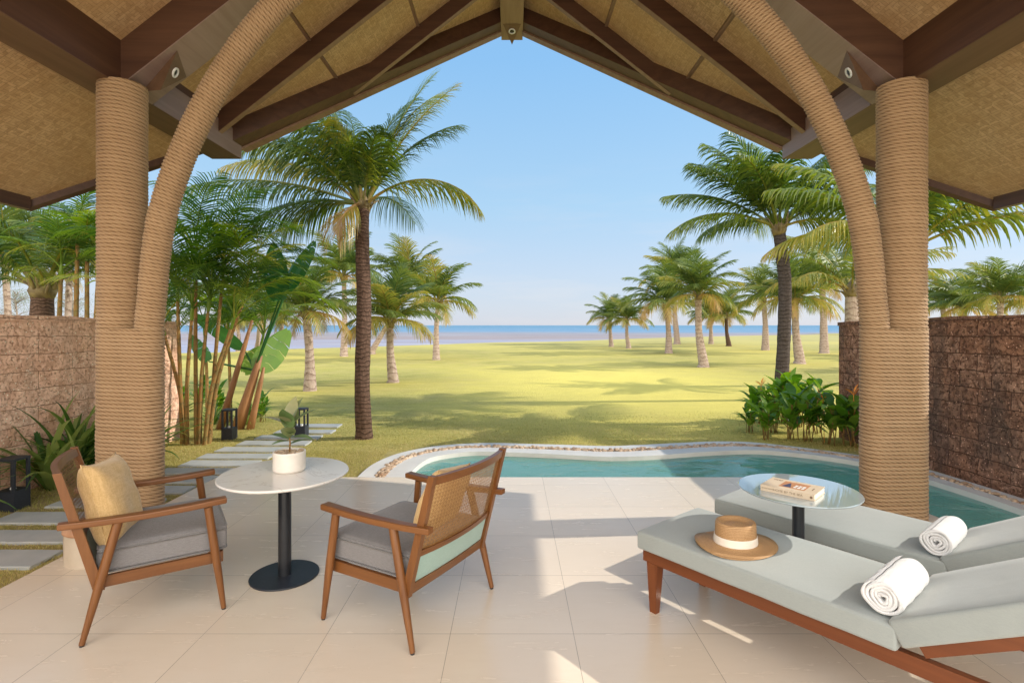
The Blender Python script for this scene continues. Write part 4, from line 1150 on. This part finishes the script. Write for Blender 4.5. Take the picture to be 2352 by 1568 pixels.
palm('coconut_palm', 'tall coconut palm with ringed brown trunk rising between the path and the pool', bA, at(834, 478, YA), .10, fr, M['trunk_brown'], M['coco'], 3,
     mids=[at(832, 880, 7.1), at(836, 700, 7.4), at(832, 560, 7.7)], lfk=dict(n=70, ll=.74, lw=.027, seg=4, r0=.026, sweep=.8), Lk=1.14)
fr = [(178, 25, -45, 1.9*1.25, .5, .8), (165, 40, -12, 2.4, .4, .7), (185, 52, 5, 2.3, .35, .6), (150, 62, 15, 2.3, .35, .6), (120, 70, 20, 2.3, .3, .6), (90, 78, 40, 2.4, .35, .6), (60, 62, 0, 2.3, .35, .7),
      (30, 48, -25, 2.2, .45, .8), (5, 40, -30, 2.2, .4, .8), (-15, 60, 5, 2.1, .4, .9), (220, 62, 0, 2.1, .45, 1.0), (250, 70, 15, 2.0, .3, 1.0), (290, 66, 0, 2.0, .42, 1.1), (320, 50, -30, 2.0, .45, .9), (200, 74, 30, 2.2, .3, .7),
      (172, 70, 25, 2.3, .35, .7), (10, 72, 25, 2.2, .3, .8), (80, 35, -35, 1.8, .5, .8), (350, 20, -50, 1.8, .6, .9), (130, 30, -40, 1.8, .45, .8)]
bE = gr(1793, 918, GZ)
palm('coconut_palm', 'tall coconut palm with dark grey trunk growing behind the orange flowered bed', bE, at(1789, 528, bE.y), .125, fr, M['trunk_grey'], M['coco'], 5,
     mids=[at(1800, 790, bE.y), at(1803, 660, bE.y), at(1797, 590, bE.y)], lfk=dict(n=66, ll=.78, lw=.040, seg=4, r0=.030, sweep=.8), hk=1.3)
# palms beside and behind the right wall
fr = [(0, 38, 2, 2.5, .62, .7), (20, 55, 10, 2.3, .5, .6), (-30, 30, -30, 2.2, .6, .8), (45, 66, 10, 2.2, .4, .7), (180, 50, -10, 2.2, .5, .9), (200, 30, -40, 2.1, .65, 1.0), (150, 66, 10, 2.3, .5, .8), (100, 70, 15, 2.2, .4, .7),
      (240, 60, -5, 1.9, .55, 1.0), (280, 70, 10, 1.8, .4, 1.0), (320, 50, -20, 2.1, .6, .9), (165, 30, -45, 2.0, .7, .9), (80, 30, -30, 2.1, .5, .8), (10, 70, 30, 2.3, .45, .7)]
bP = Vector((6.35, 8.45, GZ))
palm('coconut_palm', 'coconut palm hidden behind the right rope column, yellowish fronds reaching right over the wall', bP, Vector((6.3, 8.45, 2.65)), .12, fr, M['trunk_grey'], M['coco'], 8, lfk=dict(n=58, ll=.70, lw=.044, seg=4, r0=.026), hk=1.3, Lk=1.1)
bF = at(1957, 747, 13.5); bF.z = GZ
palm('coconut_palm', 'palm with thick pale trunk just left of the right rope column above the wall end', bF, at(1957, 672, 13.5), .17, [(a, e0*.95+5, e1, L*1.05, t, h) for (a, e0, e1, L, t, h) in fr], M['trunk_pale'], M['cocofar'], 9, lfk=dict(n=36, ll=.6, lw=.05, seg=3, r0=.03), hk=1.3)
bT = at(92, 747, 8.6); bT.z = GZ
fr = [(0, 30, -15, 2.3, .45, .8), (20, 50, 0, 2.3, .4, .7), (180, 20, -20, 2.2, .4, .9), (160, 45, 5, 2.3, .3, .7), (200, 40, -20, 2.1, .45, .9), (90, 70, 20, 2.2, .35, .7), (60, 60, 0, 2.2, .35, .7), (130, 62, 10, 2.2, .35, .7),
      (230, 60, -10, 1.9, .45, 1.0), (280, 65, 0, 1.8, .4, 1.0), (330, 45, -15, 2.1, .5, .9), (350, 62, 10, 2.2, .4, .9), (185, 62, 15, 2.2, .35, .9), (310, 25, -35, 1.8, .55, .9)]
palm('coconut_palm', 'coconut palm with thick rough trunk above the left wall, left of the rope column', bT, at(98, 668, 8.6), .165, fr, M['trunk_brown'], M['coco'], 12, lfk=dict(n=46, ll=.55, lw=.035, seg=4, r0=.028), hk=1.4)

# --- lawn palms: a few crown shapes, copied with their own labels
def make_mid(seed, nfr, L=1.0):
    q = random.Random(seed); b = MB()
    for k in range(nfr):
        az = k*137.5+q.uniform(-12, 12); t = k/nfr
        e0 = 84-78*t+q.uniform(-8, 8); e1 = e0-50-45*t+q.uniform(-12, 12)
        e1 = max(e1, -75)
        tn = .28+.22*q.random()+(.33 if t > .74 else 0)+(.25 if q.random() < .12 else 0)+(.2 if t > .9 else 0)
        frond(b, (0, 0, .03), az, e0, e1, L*(1.0-.15*t)*q.uniform(.9, 1.08), n=38, ll=.36*L, lw=.028*L, tint=tn, hang=.35+.35*t, seg=3, r0=.014*L, q=q, bend=q.uniform(-15, 15), sweep=.7)
    o = b.build('crown', M['cocofar']); hb = MB(); heart(hb, Vector((0, 0, 0)), .055, .16, q); h = hb.build('frond_bases', M['heart'], None, True)
    me = (o.data, h.data); bpy.data.objects.remove(o); bpy.data.objects.remove(h); return me
crowns = [make_mid(s, n) for s, n in ((21, 24), (22, 20), (23, 26), (24, 22))]
tr_meshes = {}
def lawn_palm(xb, yb, xc, yc, Rpx, v, label, rt=None, Y=None, rz=None, mt='trunk_pale'):
    b0 = gr(xb, yb, GZ) if Y is None else Vector(((xb-CX)*Y/F, Y, GZ)); Y = b0.y
    cr = at(xc, yc, Y); root = thing('coconut_palm', label, 'palm tree', tuple(b0), 0, 'coconut palms on the lawn')
    rt = (rt or 6)*Y/F; c = cr-b0
    b = MB(); trunk(b, [(0,0,-.05), (0,0,c.z*.05), tuple(c*.5+Vector((rt*.7*rnd.uniform(-1,1), 0, 0))), tuple(c)], [rt*1.9, rt*1.45, rt*.95, rt*.85], 14, .03)
    b.build('trunk', M[mt], root, True)
    s = Rpx*Y/F; cd, hd = crowns[v]; a = rz if rz is not None else rnd.uniform(0, 6.28)
    for nm, d, ss in (('crown', cd, s), ('frond_bases', hd, max(s, rt*14))):
        o = bpy.data.objects.new(nm, d); C.objects.link(o); o.parent = root; o.location = c; o.scale = (ss, ss, ss); o.rotation_euler = (0, 0, a)
    return root
lawn_palm(712, 897, 704, 728, 150, 0, 'pale trunked palm with bulbous base, first to the left of the tall brown palm', 10)
lawn_palm(903, 878, 896, 745, 150, 2, 'pale trunked palm just right of the tall brown palm, nearest of that pair', 9)
lawn_palm(1002, 826, 1006, 700, 128, 1, 'slender palm standing behind and right of the pale palm beside the tall brown one', 6)
lawn_palm(1404, 796, 1401, 735, 68, 3, 'smallest palm at the left end of the right hand row, near the sea', 4)
lawn_palm(1444, 800, 1440, 738, 72, 1, 'second palm from the left in the right hand row near the sea', 4)
lawn_palm(1536, 811, 1530, 706, 118, 0, 'bushy palm with slim trunk, third from the left in the right hand group', 6)
lawn_palm(1555, 790, 1548, 640, 95, 2, 'tall far palm whose crown shows above the third palm of the right group', 5)
lawn_palm(1616, 843, 1604, 685, 118, 2, 'palm with long leaning white trunk, nearest of the right group before the dark trunk', 8)
lawn_palm(1633, 790, 1632, 732, 66, 3, 'small far palm just right of the leaning white trunk', 4)
lawn_palm(1674, 795, 1668, 728, 74, 0, 'small far palm with dark bent trunk midway to the dark trunked palm', 4, mt='trunk_brown')
lawn_palm(1758, 804, 1754, 690, 100, 1, 'straight palm on the lawn just left of the dark grey trunk', 6)
lawn_palm(1837, 835, 1826, 695, 130, 2, 'white trunked palm just right of the dark grey trunk', 8)
lawn_palm(1893, 811, 1888, 650, 115, 0, 'tall palm right of the white trunked one, close to the wall end', 7)
lawn_palm(2298, 765, 2298, 690, 120, 1, 'palm crown rising above the right wall at the far right', 7, Y=18)
lawn_palm(2215, 765, 2215, 712, 105, 3, 'lower palm crown above the right wall, left of the far right one', 6, Y=24)
lawn_palm(2168, 765, 2165, 705, 95, 0, 'palm crown above the right wall beside the rope column', 6, Y=27)
lawn_palm(2390, 765, 2380, 700, 110, 2, 'palm crown at the right edge of the view above the wall', 6, Y=20)
lawn_palm(652, 800, 648, 738, 70, 1, 'small far palm by the sea left of the bulbous based palm', 4)
lawn_palm(590, 803, 600, 735, 75, 3, 'small yellowish palm behind the banana leaves', 4)
lawn_palm(548, 805, 545, 740, 70, 0, 'small far palm seen through the areca stems', 4)
lawn_palm(150, 765, 160, 600, 150, 1, 'bright green palm behind the left wall, left of the rope column', 7, Y=10)
lawn_palm(20, 765, 10, 590, 190, 3, 'palm at the left edge of the view behind the left wall', 7, Y=11)
lawn_palm(790, 815, 790, 640, 125, 3, 'palm half hidden behind the tall brown trunk', 6, Y=26)
lawn_palm(855, 815, 940, 655, 115, 0, 'far palm behind the two pale palms right of the tall brown one', 5, Y=28)

# --- areca clump
def areca(label, stems, Y, seed, nf=6, Lf=1.15, rs=.024, fk=dict()):
    q = random.Random(seed); x0, y0 = stems[0][0]; b0 = Vector(((x0-CX)*Y/F, Y, GZ))
    root = thing('areca_palm', label, 'palm clump', tuple(b0)); root['group'] = 'areca palm clumps'
    cb = MB()
    for (bp, tp) in stems:
        dy = q.uniform(-.28, .28); A = at(bp[0], bp[1], Y); A.z = GZ; A.y = Y+dy*.4; B = at(tp[0], tp[1], Y+dy)
        m = A.lerp(B, .5)+Vector(((A.x-B.x)*.18, 0, 0))
        b = MB(); trunk(b, [A-b0-Vector((0,0,.05)), A-b0+Vector((0,0,.05)), m-b0, B-b0], [rs*1.7, rs*1.15, rs, rs*.75], 10, .03); b.build('stem', M['areca_stem'], root, True)
        d = (B-m).normalized()
        cs = B+d*.25; cb.tube([B-b0, B+d*.12-b0, cs-b0], [rs*.9, rs*.85, rs*.3], 8, True, .75)
        for k in range(nf):
            az = k*137.5+q.uniform(0, 60); t = k/nf; e0 = 84-42*t+q.uniform(-8, 8); e1 = e0-80-30*t
            frond(cb, B+d*(.12+.1*(1-t))-b0, az, e0, e1, Lf*q.uniform(.85, 1.15), n=30, ll=.36, lw=.027, tint=.32+.25*q.random()+(.3 if q.random() < .15 else 0), hang=.35, seg=3, r0=.011, q=q, bend=q.uniform(-25, 25), sweep=.55, start=.22, tipy=.1)
    cb.build('crown', M['areca'], root)
    return root
areca('clump of areca palms with many ringed orange green stems right of the left rope column',
      [((432,1012),(378,770)), ((428,1008),(408,690)), ((440,1014),(440,735)), ((462,1012),(478,715)), ((474,1010),(512,640)), ((482,1008),(556,700)), ((455,1006),(450,610)), ((480,1012),(530,755))], 6.85, 41, 9, 1.35)
areca('smaller areca clump with low crowns behind the banana plant and the first clump', [((420,985),(402,800)), ((470,985),(470,770)), ((530,985),(525,790)), ((565,985),(600,790))], 8.4, 47, 8, 1.25)
areca('areca palm stems above the left wall close to the rope column', [((150,760),(140,640)), ((205,760),(200,600)), ((185,760),(178,560)), ((215,760),(225,640))], 8.2, 43, 6, 1.1, .035)

# --- banana plant
def banana():
    b0 = gr(545, 985, GZ); Y = b0.y
    root = thing('banana_plant', 'banana plant with torn broad leaves leaning right behind the areca clump', 'banana plant', tuple(b0))
    for (bx, by, tx, ty, r) in ((545, 990, 585, 860, .075), (575, 985, 598, 880, .045), (505, 985, 560, 800, .045)):
        A = at(bx, by, Y); A.z = GZ; B = at(tx, ty, Y); s = MB()
        s.tube([A-b0, A.lerp(B, .4)-b0, B-b0, B.lerp(A, -.35)-b0], [r*1.25, r, r*.75, r*.4], 12); s.build('pseudostem', M['banana_stem'], root, True)
    specs = [((640,690),(628,545),.17,.1), ((655,670),(722,540),.16,.1), ((590,850),(662,745),.2,.85), ((560,800),(440,705),.13,.25), ((480,830),(440,765),.1,.3), ((600,800),(560,850),.15,.9), ((650,690),(600,590),.14,.2)]
    for i, (a, c, w, tn) in enumerate(specs):
        A = at(a[0], a[1], Y+.1*i-.2); B = at(c[0], c[1], Y+.15*(i % 3)); lf = MB(); q = random.Random(60+i)
        org = at(585, 850, Y); 
        lf.tube([org-b0, A.lerp(org, .3)-b0, A-b0], [.02, .014, .010], 6, False, tn)
        D = B-A; L = D.length; d = D.normalized(); side = d.cross(Vector((0, 1, 0))).normalized(); nrm = side.cross(d)
        n = 16; side = (side*.93+nrm*(.36 if i % 2 else -.36)).normalized()
        for s in (-1, 1):
            k = 0
            while k < n:
                run = min(n-k, q.choice((2, 3, 4, 5))); pts = []; fs = []
                for j in range(run+1):
                    t = (k+j*(.97))/n; c0 = A+D*t+Vector((0, 0, -.10*L*t*t)); ww = w*(math.sin(math.pi*min(1, .06+.92*t**.8)))**.6
                    pts += [c0, c0+side*s*ww*.55+Vector((0,0,.02)), c0+side*s*ww+Vector((0, 0, -.25*ww))+d*.02*q.random()]
                for j in range(run):
                    a_ = j*3; fs += [(a_, a_+1, a_+4, a_+3), (a_+1, a_+2, a_+5, a_+4)]
                lf.add([p-b0 for p in pts], fs, max(0, tn+q.uniform(-.06, .06))); k += run
        lf.build('leaf', M['banana'], root)
banana()

# --- strap-leaved lilies
def clump_mesh(seed, n, L, W, mat, up=(35, 85), droop=(40, 110)):
    q = random.Random(seed); b = MB()
    for k in range(n):
        az = q.uniform(0, 360); el = q.uniform(*up); r = q.uniform(0, .05)
        leaf(b, (r*math.cos(R(az)), r*math.sin(R(az)), 0), az, el, L*q.uniform(.6, 1.15), W*q.uniform(.7, 1.1), q.uniform(*droop), q.uniform(.1, 1)**1.2, .18, 9, .55, q.uniform(-20, 20))
    o = b.build('foliage', mat, None, True); d = o.data; bpy.data.objects.remove(o); return d
straps = [clump_mesh(s, n, .85, .056, M['strap']) for s, n in ((1, 46), (2, 42), (3, 50))]
def strap(x, y, s, v, label, rz=None):
    r = thing('lily_plant', label, 'plant', (x, y, GZ), rz if rz is not None else rnd.uniform(0, 6.28), 'strap leaved plants in the beds'); r.scale = (s, s, s)
    o = bpy.data.objects.new('foliage', straps[v]); C.objects.link(o); o.parent = r
SL_ = [(-4.34, 3.95, .9), (-4.28, 4.9, 1.2), (-4.3, 5.15, 1.1), (-4.12, 5.0, .85), (-4.3, 5.6, 1.0), (-4.0, 5.45, .8), (-4.25, 6.05, .95), (-4.38, 5.35, 1.3)]
SLl = ['strap leaved plant in the left bed, nearest the camera', 'strap leaved plant directly behind the nearest bollard', 'tall strap leaved plant against the pink wall, behind the bollard', 'low strap leaved plant at the front of the left bed between bollard and column',
       'strap leaved plant against the wall beside the left rope column', 'small strap leaved plant at the edge of the path left of the rope column', 'strap leaved plant hidden partly behind the left rope column', 'largest strap leaved plant, against the pink wall behind the others']
for i, ((x, y, s), lb) in enumerate(zip(SL_, SLl)): strap(x, y, s, i % 3, lb)
for i, (px, py, s, lb) in enumerate(((385,995,.6,'small strap leaved plant at the right foot of the left rope column'), (405,965,.7,'strap leaved plant in front of the wall end behind the areca stems'), (570,975,.62,'strap leaved plant right of the banana stem base'), (490,975,.6,'strap leaved plant between areca stems and banana stem'), (590,960,.5,'smallest strap leaved tuft at the lawn side of the banana plant'))):
    p = gr(px, py, GZ); strap(p.x, p.y, s, i % 3, lb)

# --- heliconia bed on the right
def helic(seed, flower=True):
    q = random.Random(seed); b = MB(); st = MB(); fl = MB()
    for k in range(7):
        a = q.uniform(0, 6.28); r = q.uniform(0, .11); x, y = r*math.cos(a), r*math.sin(a); h = q.uniform(.26, .56); tx, ty = x+q.uniform(-.08,.08), y+q.uniform(-.08,.08)
        st.tube([(x, y, 0), ((x+tx)/2, (y+ty)/2, h*.55), (tx, ty, h)], [.007, .006, .004], 6)
        for j in range(4):
            t = .45+.18*j; az = q.uniform(0, 360)
            leaf(b, (x+(tx-x)*t, y+(ty-y)*t, h*t), az, q.uniform(25, 70), q.uniform(.25, .40), q.uniform(.085, .13), q.uniform(25, 75), q.uniform(.15, .95), .14, 8, .8)
    if flower:
        for k in range(1):
            a = q.uniform(0, 6.28); x, y, h = .08*math.cos(a), .08*math.sin(a), q.uniform(.45, .7)
            fl.tube([(x, y, 0), (x*1.3, y*1.3, h)], .004, 5)
            for j in range(5):
                leaf(fl, (x*1.3, y*1.3, h-.01*j), a*57+j*150+q.uniform(-20,20), 55-20*(j%2), .13, .026, 20, .5, .3, 4)
    out = []
    for nm, mbx, m in (('stems', st, M['areca_stem']), ('leaves', b, M['helic']), ('flower', fl, M['flower'])):
        if mbx.v:
            o = mbx.build(nm, m, None, True); out.append((nm, o.data)); bpy.data.objects.remove(o)
    return out
hel = [helic(71), helic(72, False), helic(73, False), helic(74), helic(75, False)]
HB = [(1745,965,1.0,'at the left tip of the right bed'), (1775,985,.95,'in front of the dark palm trunk, low at the pool kerb'), (1760,1000,.8,'lowest of the bed beside the palm root'), (1800,962,1.1,'just right of the dark palm trunk'), (1815,1000,1.0,'at the pool edge right of the dark palm trunk'),
      (1840,960,1.15,'in the middle of the right bed, back row'), (1858,1005,1.0,'in the middle of the right bed, front row'), (1880,965,1.2,'with raised leaves in front of the wall end'), (1905,1012,1.05,'front row, below the orange blooms'), (1925,972,1.15,'bearing orange blooms beside the right column'), (1955,1018,1.1,'front row, touching the right rope column'), (1975,985,1.15,'half hidden behind the right rope column'), (1720,985,.7,'small and lone on the lawn side')]
for i, (px, py, s, wh) in enumerate(HB):
    p = gr(px, py+8, GZ); p.y = max(p.y, 6.35 if px < 1850 else 5.9); 
    if p.x > 4.35: p.x = 4.33
    # keep the plants beyond the kerb
    kk = min(range(NS), key=lambda k: (O[k]-p.to_2d()).length); 
    if (p.to_2d()-O[kk]).dot((O[kk]-I[kk]).normalized()) < .10:
        d_ = (O[kk]-I[kk]).normalized(); p.x = O[kk].x+d_.x*.13; p.y = O[kk].y+d_.y*.13
    r = thing('heliconia_plant', 'broad leaved heliconia '+wh, 'plant', tuple(p), rnd.uniform(0, 6.28), 'heliconia plants in the right bed'); r.scale = (s, s, s)
    for nm, d in hel[i % 5]:
        o = bpy.data.objects.new(nm, d); C.objects.link(o); o.parent = r

for px, py, s, wh in ((395, 985, .8, 'at the wall end right of the left rope column'), (418, 960, .9, 'behind the areca stems, left half'), (500, 962, .85, 'between the areca stems and the banana stems'), (600, 968, .7, 'at the right foot of the banana plant'), (460, 945, .9, 'far behind the areca stems in the middle')):
    p = gr(px, py, GZ); r = thing('leafy_plant', 'low broad leaved green plant '+wh, 'plant', tuple(p), rnd.uniform(0, 6.28), 'broad leaved plants under the areca palms'); r.scale = (s, s, s)
    for nm, d in hel[1 if px % 2 else 4]:
        o = bpy.data.objects.new(nm, d); C.objects.link(o); o.parent = r
# --- casuarina trees behind, distance haze put into the leaf colour
def casuarina(x, ytop, ybot, wpx, Y, seed, label):
    q = random.Random(seed); b0 = Vector(((x-CX)*Y/F, Y, GZ)); root = thing('casuarina_tree', label, 'tree', tuple(b0), 0, 'wispy trees in the distance')
    zt = H+(CY-ytop)*Y/F; zb = H+(CY-ybot)*Y/F; w = wpx*Y/F
    t = MB(); t.tube([(0,0,0), (.1*w, 0, zb*.6+zt*.2), (0, 0, zt*.9)], [w*.05, w*.035, w*.01], 8)
    lf = MB()
    for k in range(46):
        z = zb+(zt-zb)*q.random()**.8; rr = w*(.25+.75*(1-(z-zb)/(zt-zb))**.6)*q.uniform(.5, 1); a = q.uniform(0, 6.28)
        e = Vector((rr*math.cos(a), rr*math.sin(a)*.7, z+.1*w)); s = Vector((0, 0, z-.25*rr)); t.tube([s, s.lerp(e, .5)+Vector((0,0,.05*w)), e], [w*.012, w*.008, w*.003], 4, False)
        for j in range(46):
            c = s.lerp(e, q.uniform(.35, 1.1))+Vector((q.gauss(0, .10*w), q.gauss(0, .10*w), q.gauss(0, .10*w))); d = Vector((q.uniform(-.6,.6), q.uniform(-.6,.6), q.uniform(-1,.5))).normalized()*w*q.uniform(.04, .09)
            sd = Vector((q.uniform(-1,1), q.uniform(-1,1), q.uniform(-1,1))).normalized()
            lf.ribbon([c, c+d], [sd, sd], [w*.010, w*.004], q.random())
    t.build('trunk', M['twig'], root, True); lf.build('crown', M['casu'], root)
casuarina(590, 520, 720, 75, 30, 81, 'tall wispy casuarina behind the banana leaves')
casuarina(520, 490, 730, 60, 34, 82, 'wispy casuarina showing above the areca fronds')
casuarina(640, 610, 735, 50, 36, 83, 'lower wispy casuarina right of the banana leaves')
casuarina(35, 670, 750, 70, 32, 84, 'grey green casuarina low above the left wall at the left edge')
casuarina(165, 655, 750, 70, 36, 85, 'grey green casuarina above the left wall near the rope column')
casuarina(440, 640, 760, 70, 34, 86, 'grey green casuarina behind the areca stems')

# --- short grass near the terrace
q = np.random.RandomState(5)
def blades(name, boxes, h, w, seed, dens):
    q = np.random.RandomState(seed); XY = []
    for (x0, x1, y0, y1) in boxes:
        n = int((x1-x0)*(y1-y0)*dens); XY.append(np.stack([q.uniform(x0, x1, n), q.uniform(y0, y1, n)], 1))
    P = np.concatenate(XY)
    for (x0, x1, y0, y1) in stones:
        P = P[~((P[:,0] > x0-.005) & (P[:,0] < x1+.005) & (P[:,1] > y0-.005) & (P[:,1] < y1+.005))]
    Oa = np.array([[p.x, p.y] for p in O])
    P = P[q.rand(len(P)) > (np.clip((P[:,1]-6.6)/2.9, 0, 1) if dens < 5000 else 0)]
    yo = np.interp(P[:,0], Oa[:95,0], Oa[:95,1], left=0); keep = (P[:,0] < -1.56) | (P[:,1] > yo+.02)
    P = P[keep]; n = len(P)
    a = q.uniform(0, 6.28, n); l = q.uniform(.5, 1.2, n)*h; t = q.uniform(.2, .9, n)*l; b = q.uniform(0, 6.28, n)
    base = np.stack([P[:,0], P[:,1], np.full(n, GZ)], 1); sd = np.stack([np.cos(a)*w/2, np.sin(a)*w/2, np.zeros(n)], 1)
    tip = base+np.stack([np.cos(b)*t, np.sin(b)*t, l], 1)
    V = np.stack([base-sd, base+sd, tip], 1).reshape(-1, 3); Fi = np.arange(3*n).reshape(-1, 3)
    me = bpy.data.meshes.new(name); me.vertices.add(3*n); me.vertices.foreach_set('co', V.ravel().astype(np.float32))
    me.loops.add(3*n); me.loops.foreach_set('vertex_index', Fi.ravel().astype(np.int32)); me.polygons.add(n); me.polygons.foreach_set('loop_start', np.arange(0, 3*n, 3, dtype=np.int32))
    me.update(calc_edges=True); at_ = me.attributes.new('tint', 'FLOAT', 'POINT')
    pt = .5+.5*np.sin(P[:,0]*2.3+np.sin(P[:,1]*1.7)*2)*np.cos(P[:,1]*2.9); tt = np.clip(q.rand(n)*.7+.3*pt, 0, 1); at_.data.foreach_set('value', np.repeat(tt, 3).astype(np.float32))
    me.materials.append(M['grassblade']); o = bpy.data.objects.new(name, me); C.objects.link(o); o['kind'] = 'stuff'; o['label'] = 'short mown grass with dry patches beside the terrace'; o['category'] = 'grass'
blades('grass', [(-4.45, -2.93, 2.4, 6.4), (-2.93, -1.5, 5.24, 6.4)], .022, .004, 5, 9000)
blades('grass', [(-4.45, 4.3, 6.4, 9.5)], .02, .006, 6, 2600)

# ------------------------------------------------------------------ light, camera, world
toward = Vector((1.7, .12, 1.0)).normalized()
el = math.asin(toward.z); azs = math.atan2(toward.x, toward.y)
BACK_FILL = 3.0/.15
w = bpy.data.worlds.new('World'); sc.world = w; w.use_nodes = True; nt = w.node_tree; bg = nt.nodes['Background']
sky = nt.nodes.new('ShaderNodeTexSky'); sky.sky_type = 'NISHITA'; sky.sun_disc = False; sky.sun_elevation = el; sky.sun_rotation = azs
sky.air_density = 1.0; sky.dust_density = .6; sky.ozone_density = 2.2; sky.altitude = 0
# painted bright haze over the clear sky: paler towards the horizon, added warm fill glow behind the camera
def wn(kind): return nt.nodes.new(kind)
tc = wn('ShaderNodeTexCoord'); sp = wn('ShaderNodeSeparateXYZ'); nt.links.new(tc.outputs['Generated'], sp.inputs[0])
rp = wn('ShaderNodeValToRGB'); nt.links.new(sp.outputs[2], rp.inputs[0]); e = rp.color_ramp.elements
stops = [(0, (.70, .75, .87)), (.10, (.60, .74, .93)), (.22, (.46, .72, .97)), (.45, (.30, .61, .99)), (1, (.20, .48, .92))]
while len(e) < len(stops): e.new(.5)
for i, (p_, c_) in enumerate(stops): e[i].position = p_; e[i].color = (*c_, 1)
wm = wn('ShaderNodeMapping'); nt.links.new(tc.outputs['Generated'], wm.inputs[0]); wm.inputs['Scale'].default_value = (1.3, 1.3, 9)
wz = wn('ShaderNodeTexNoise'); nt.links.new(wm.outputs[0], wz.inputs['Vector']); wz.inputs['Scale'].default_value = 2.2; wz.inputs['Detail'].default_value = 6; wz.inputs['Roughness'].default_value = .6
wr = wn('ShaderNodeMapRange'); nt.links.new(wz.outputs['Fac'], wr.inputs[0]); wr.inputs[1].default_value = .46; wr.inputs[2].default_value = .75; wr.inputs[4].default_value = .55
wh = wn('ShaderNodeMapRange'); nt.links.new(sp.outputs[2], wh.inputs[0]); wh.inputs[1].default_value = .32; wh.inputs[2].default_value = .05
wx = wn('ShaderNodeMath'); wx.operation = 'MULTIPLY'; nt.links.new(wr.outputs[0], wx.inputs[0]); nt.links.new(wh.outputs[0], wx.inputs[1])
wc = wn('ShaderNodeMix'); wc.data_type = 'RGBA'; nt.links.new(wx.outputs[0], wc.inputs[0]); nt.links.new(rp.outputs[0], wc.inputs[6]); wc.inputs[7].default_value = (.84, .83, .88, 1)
def scale_(src, k):
    m = wn('ShaderNodeVectorMath'); m.operation = 'SCALE'; nt.links.new(src, m.inputs[0])
    if hasattr(k, 'is_linked'): nt.links.new(k, m.inputs['Scale'])
    else: m.inputs['Scale'].default_value = k
    return m.outputs[0]
def add_(a, b):
    m = wn('ShaderNodeVectorMath'); m.operation = 'ADD'; nt.links.new(a, m.inputs[0]); nt.links.new(b, m.inputs[1]); return m.outputs[0]
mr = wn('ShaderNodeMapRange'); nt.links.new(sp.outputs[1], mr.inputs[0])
mr.inputs[1].default_value = .05; mr.inputs[2].default_value = -.75; mr.inputs[3].default_value = 0; mr.inputs[4].default_value = BACK_FILL
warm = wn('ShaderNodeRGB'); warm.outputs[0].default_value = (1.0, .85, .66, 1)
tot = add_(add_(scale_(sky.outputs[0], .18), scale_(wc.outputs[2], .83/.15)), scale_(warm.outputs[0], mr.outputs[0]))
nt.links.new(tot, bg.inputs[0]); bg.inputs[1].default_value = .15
sun = bpy.data.lights.new('sun', 'SUN'); sun.energy = 4.4; sun.angle = R(.53); sun.color = (1, .93, .82)
so = bpy.data.objects.new('sun', sun); C.objects.link(so); so.rotation_euler = toward.to_track_quat('Z', 'Y').to_euler()
cam = bpy.data.cameras.new('camera'); co = bpy.data.objects.new('camera', cam); C.objects.link(co); sc.camera = co
co.location = (0, 0, H); co.rotation_euler = (R(90), 0, 0)
cam.sensor_width = 36; cam.lens = F/2352*36; cam.shift_y = -(784-CY)/2352; cam.clip_start = .05; cam.clip_end = 60000
sc.view_settings.view_transform = 'Standard'; sc.view_settings.look = 'None'; sc.view_settings.exposure = 0
sc.cycles.max_bounces = 10; sc.cycles.diffuse_bounces = 6; sc.cycles.transparent_max_bounces = 12
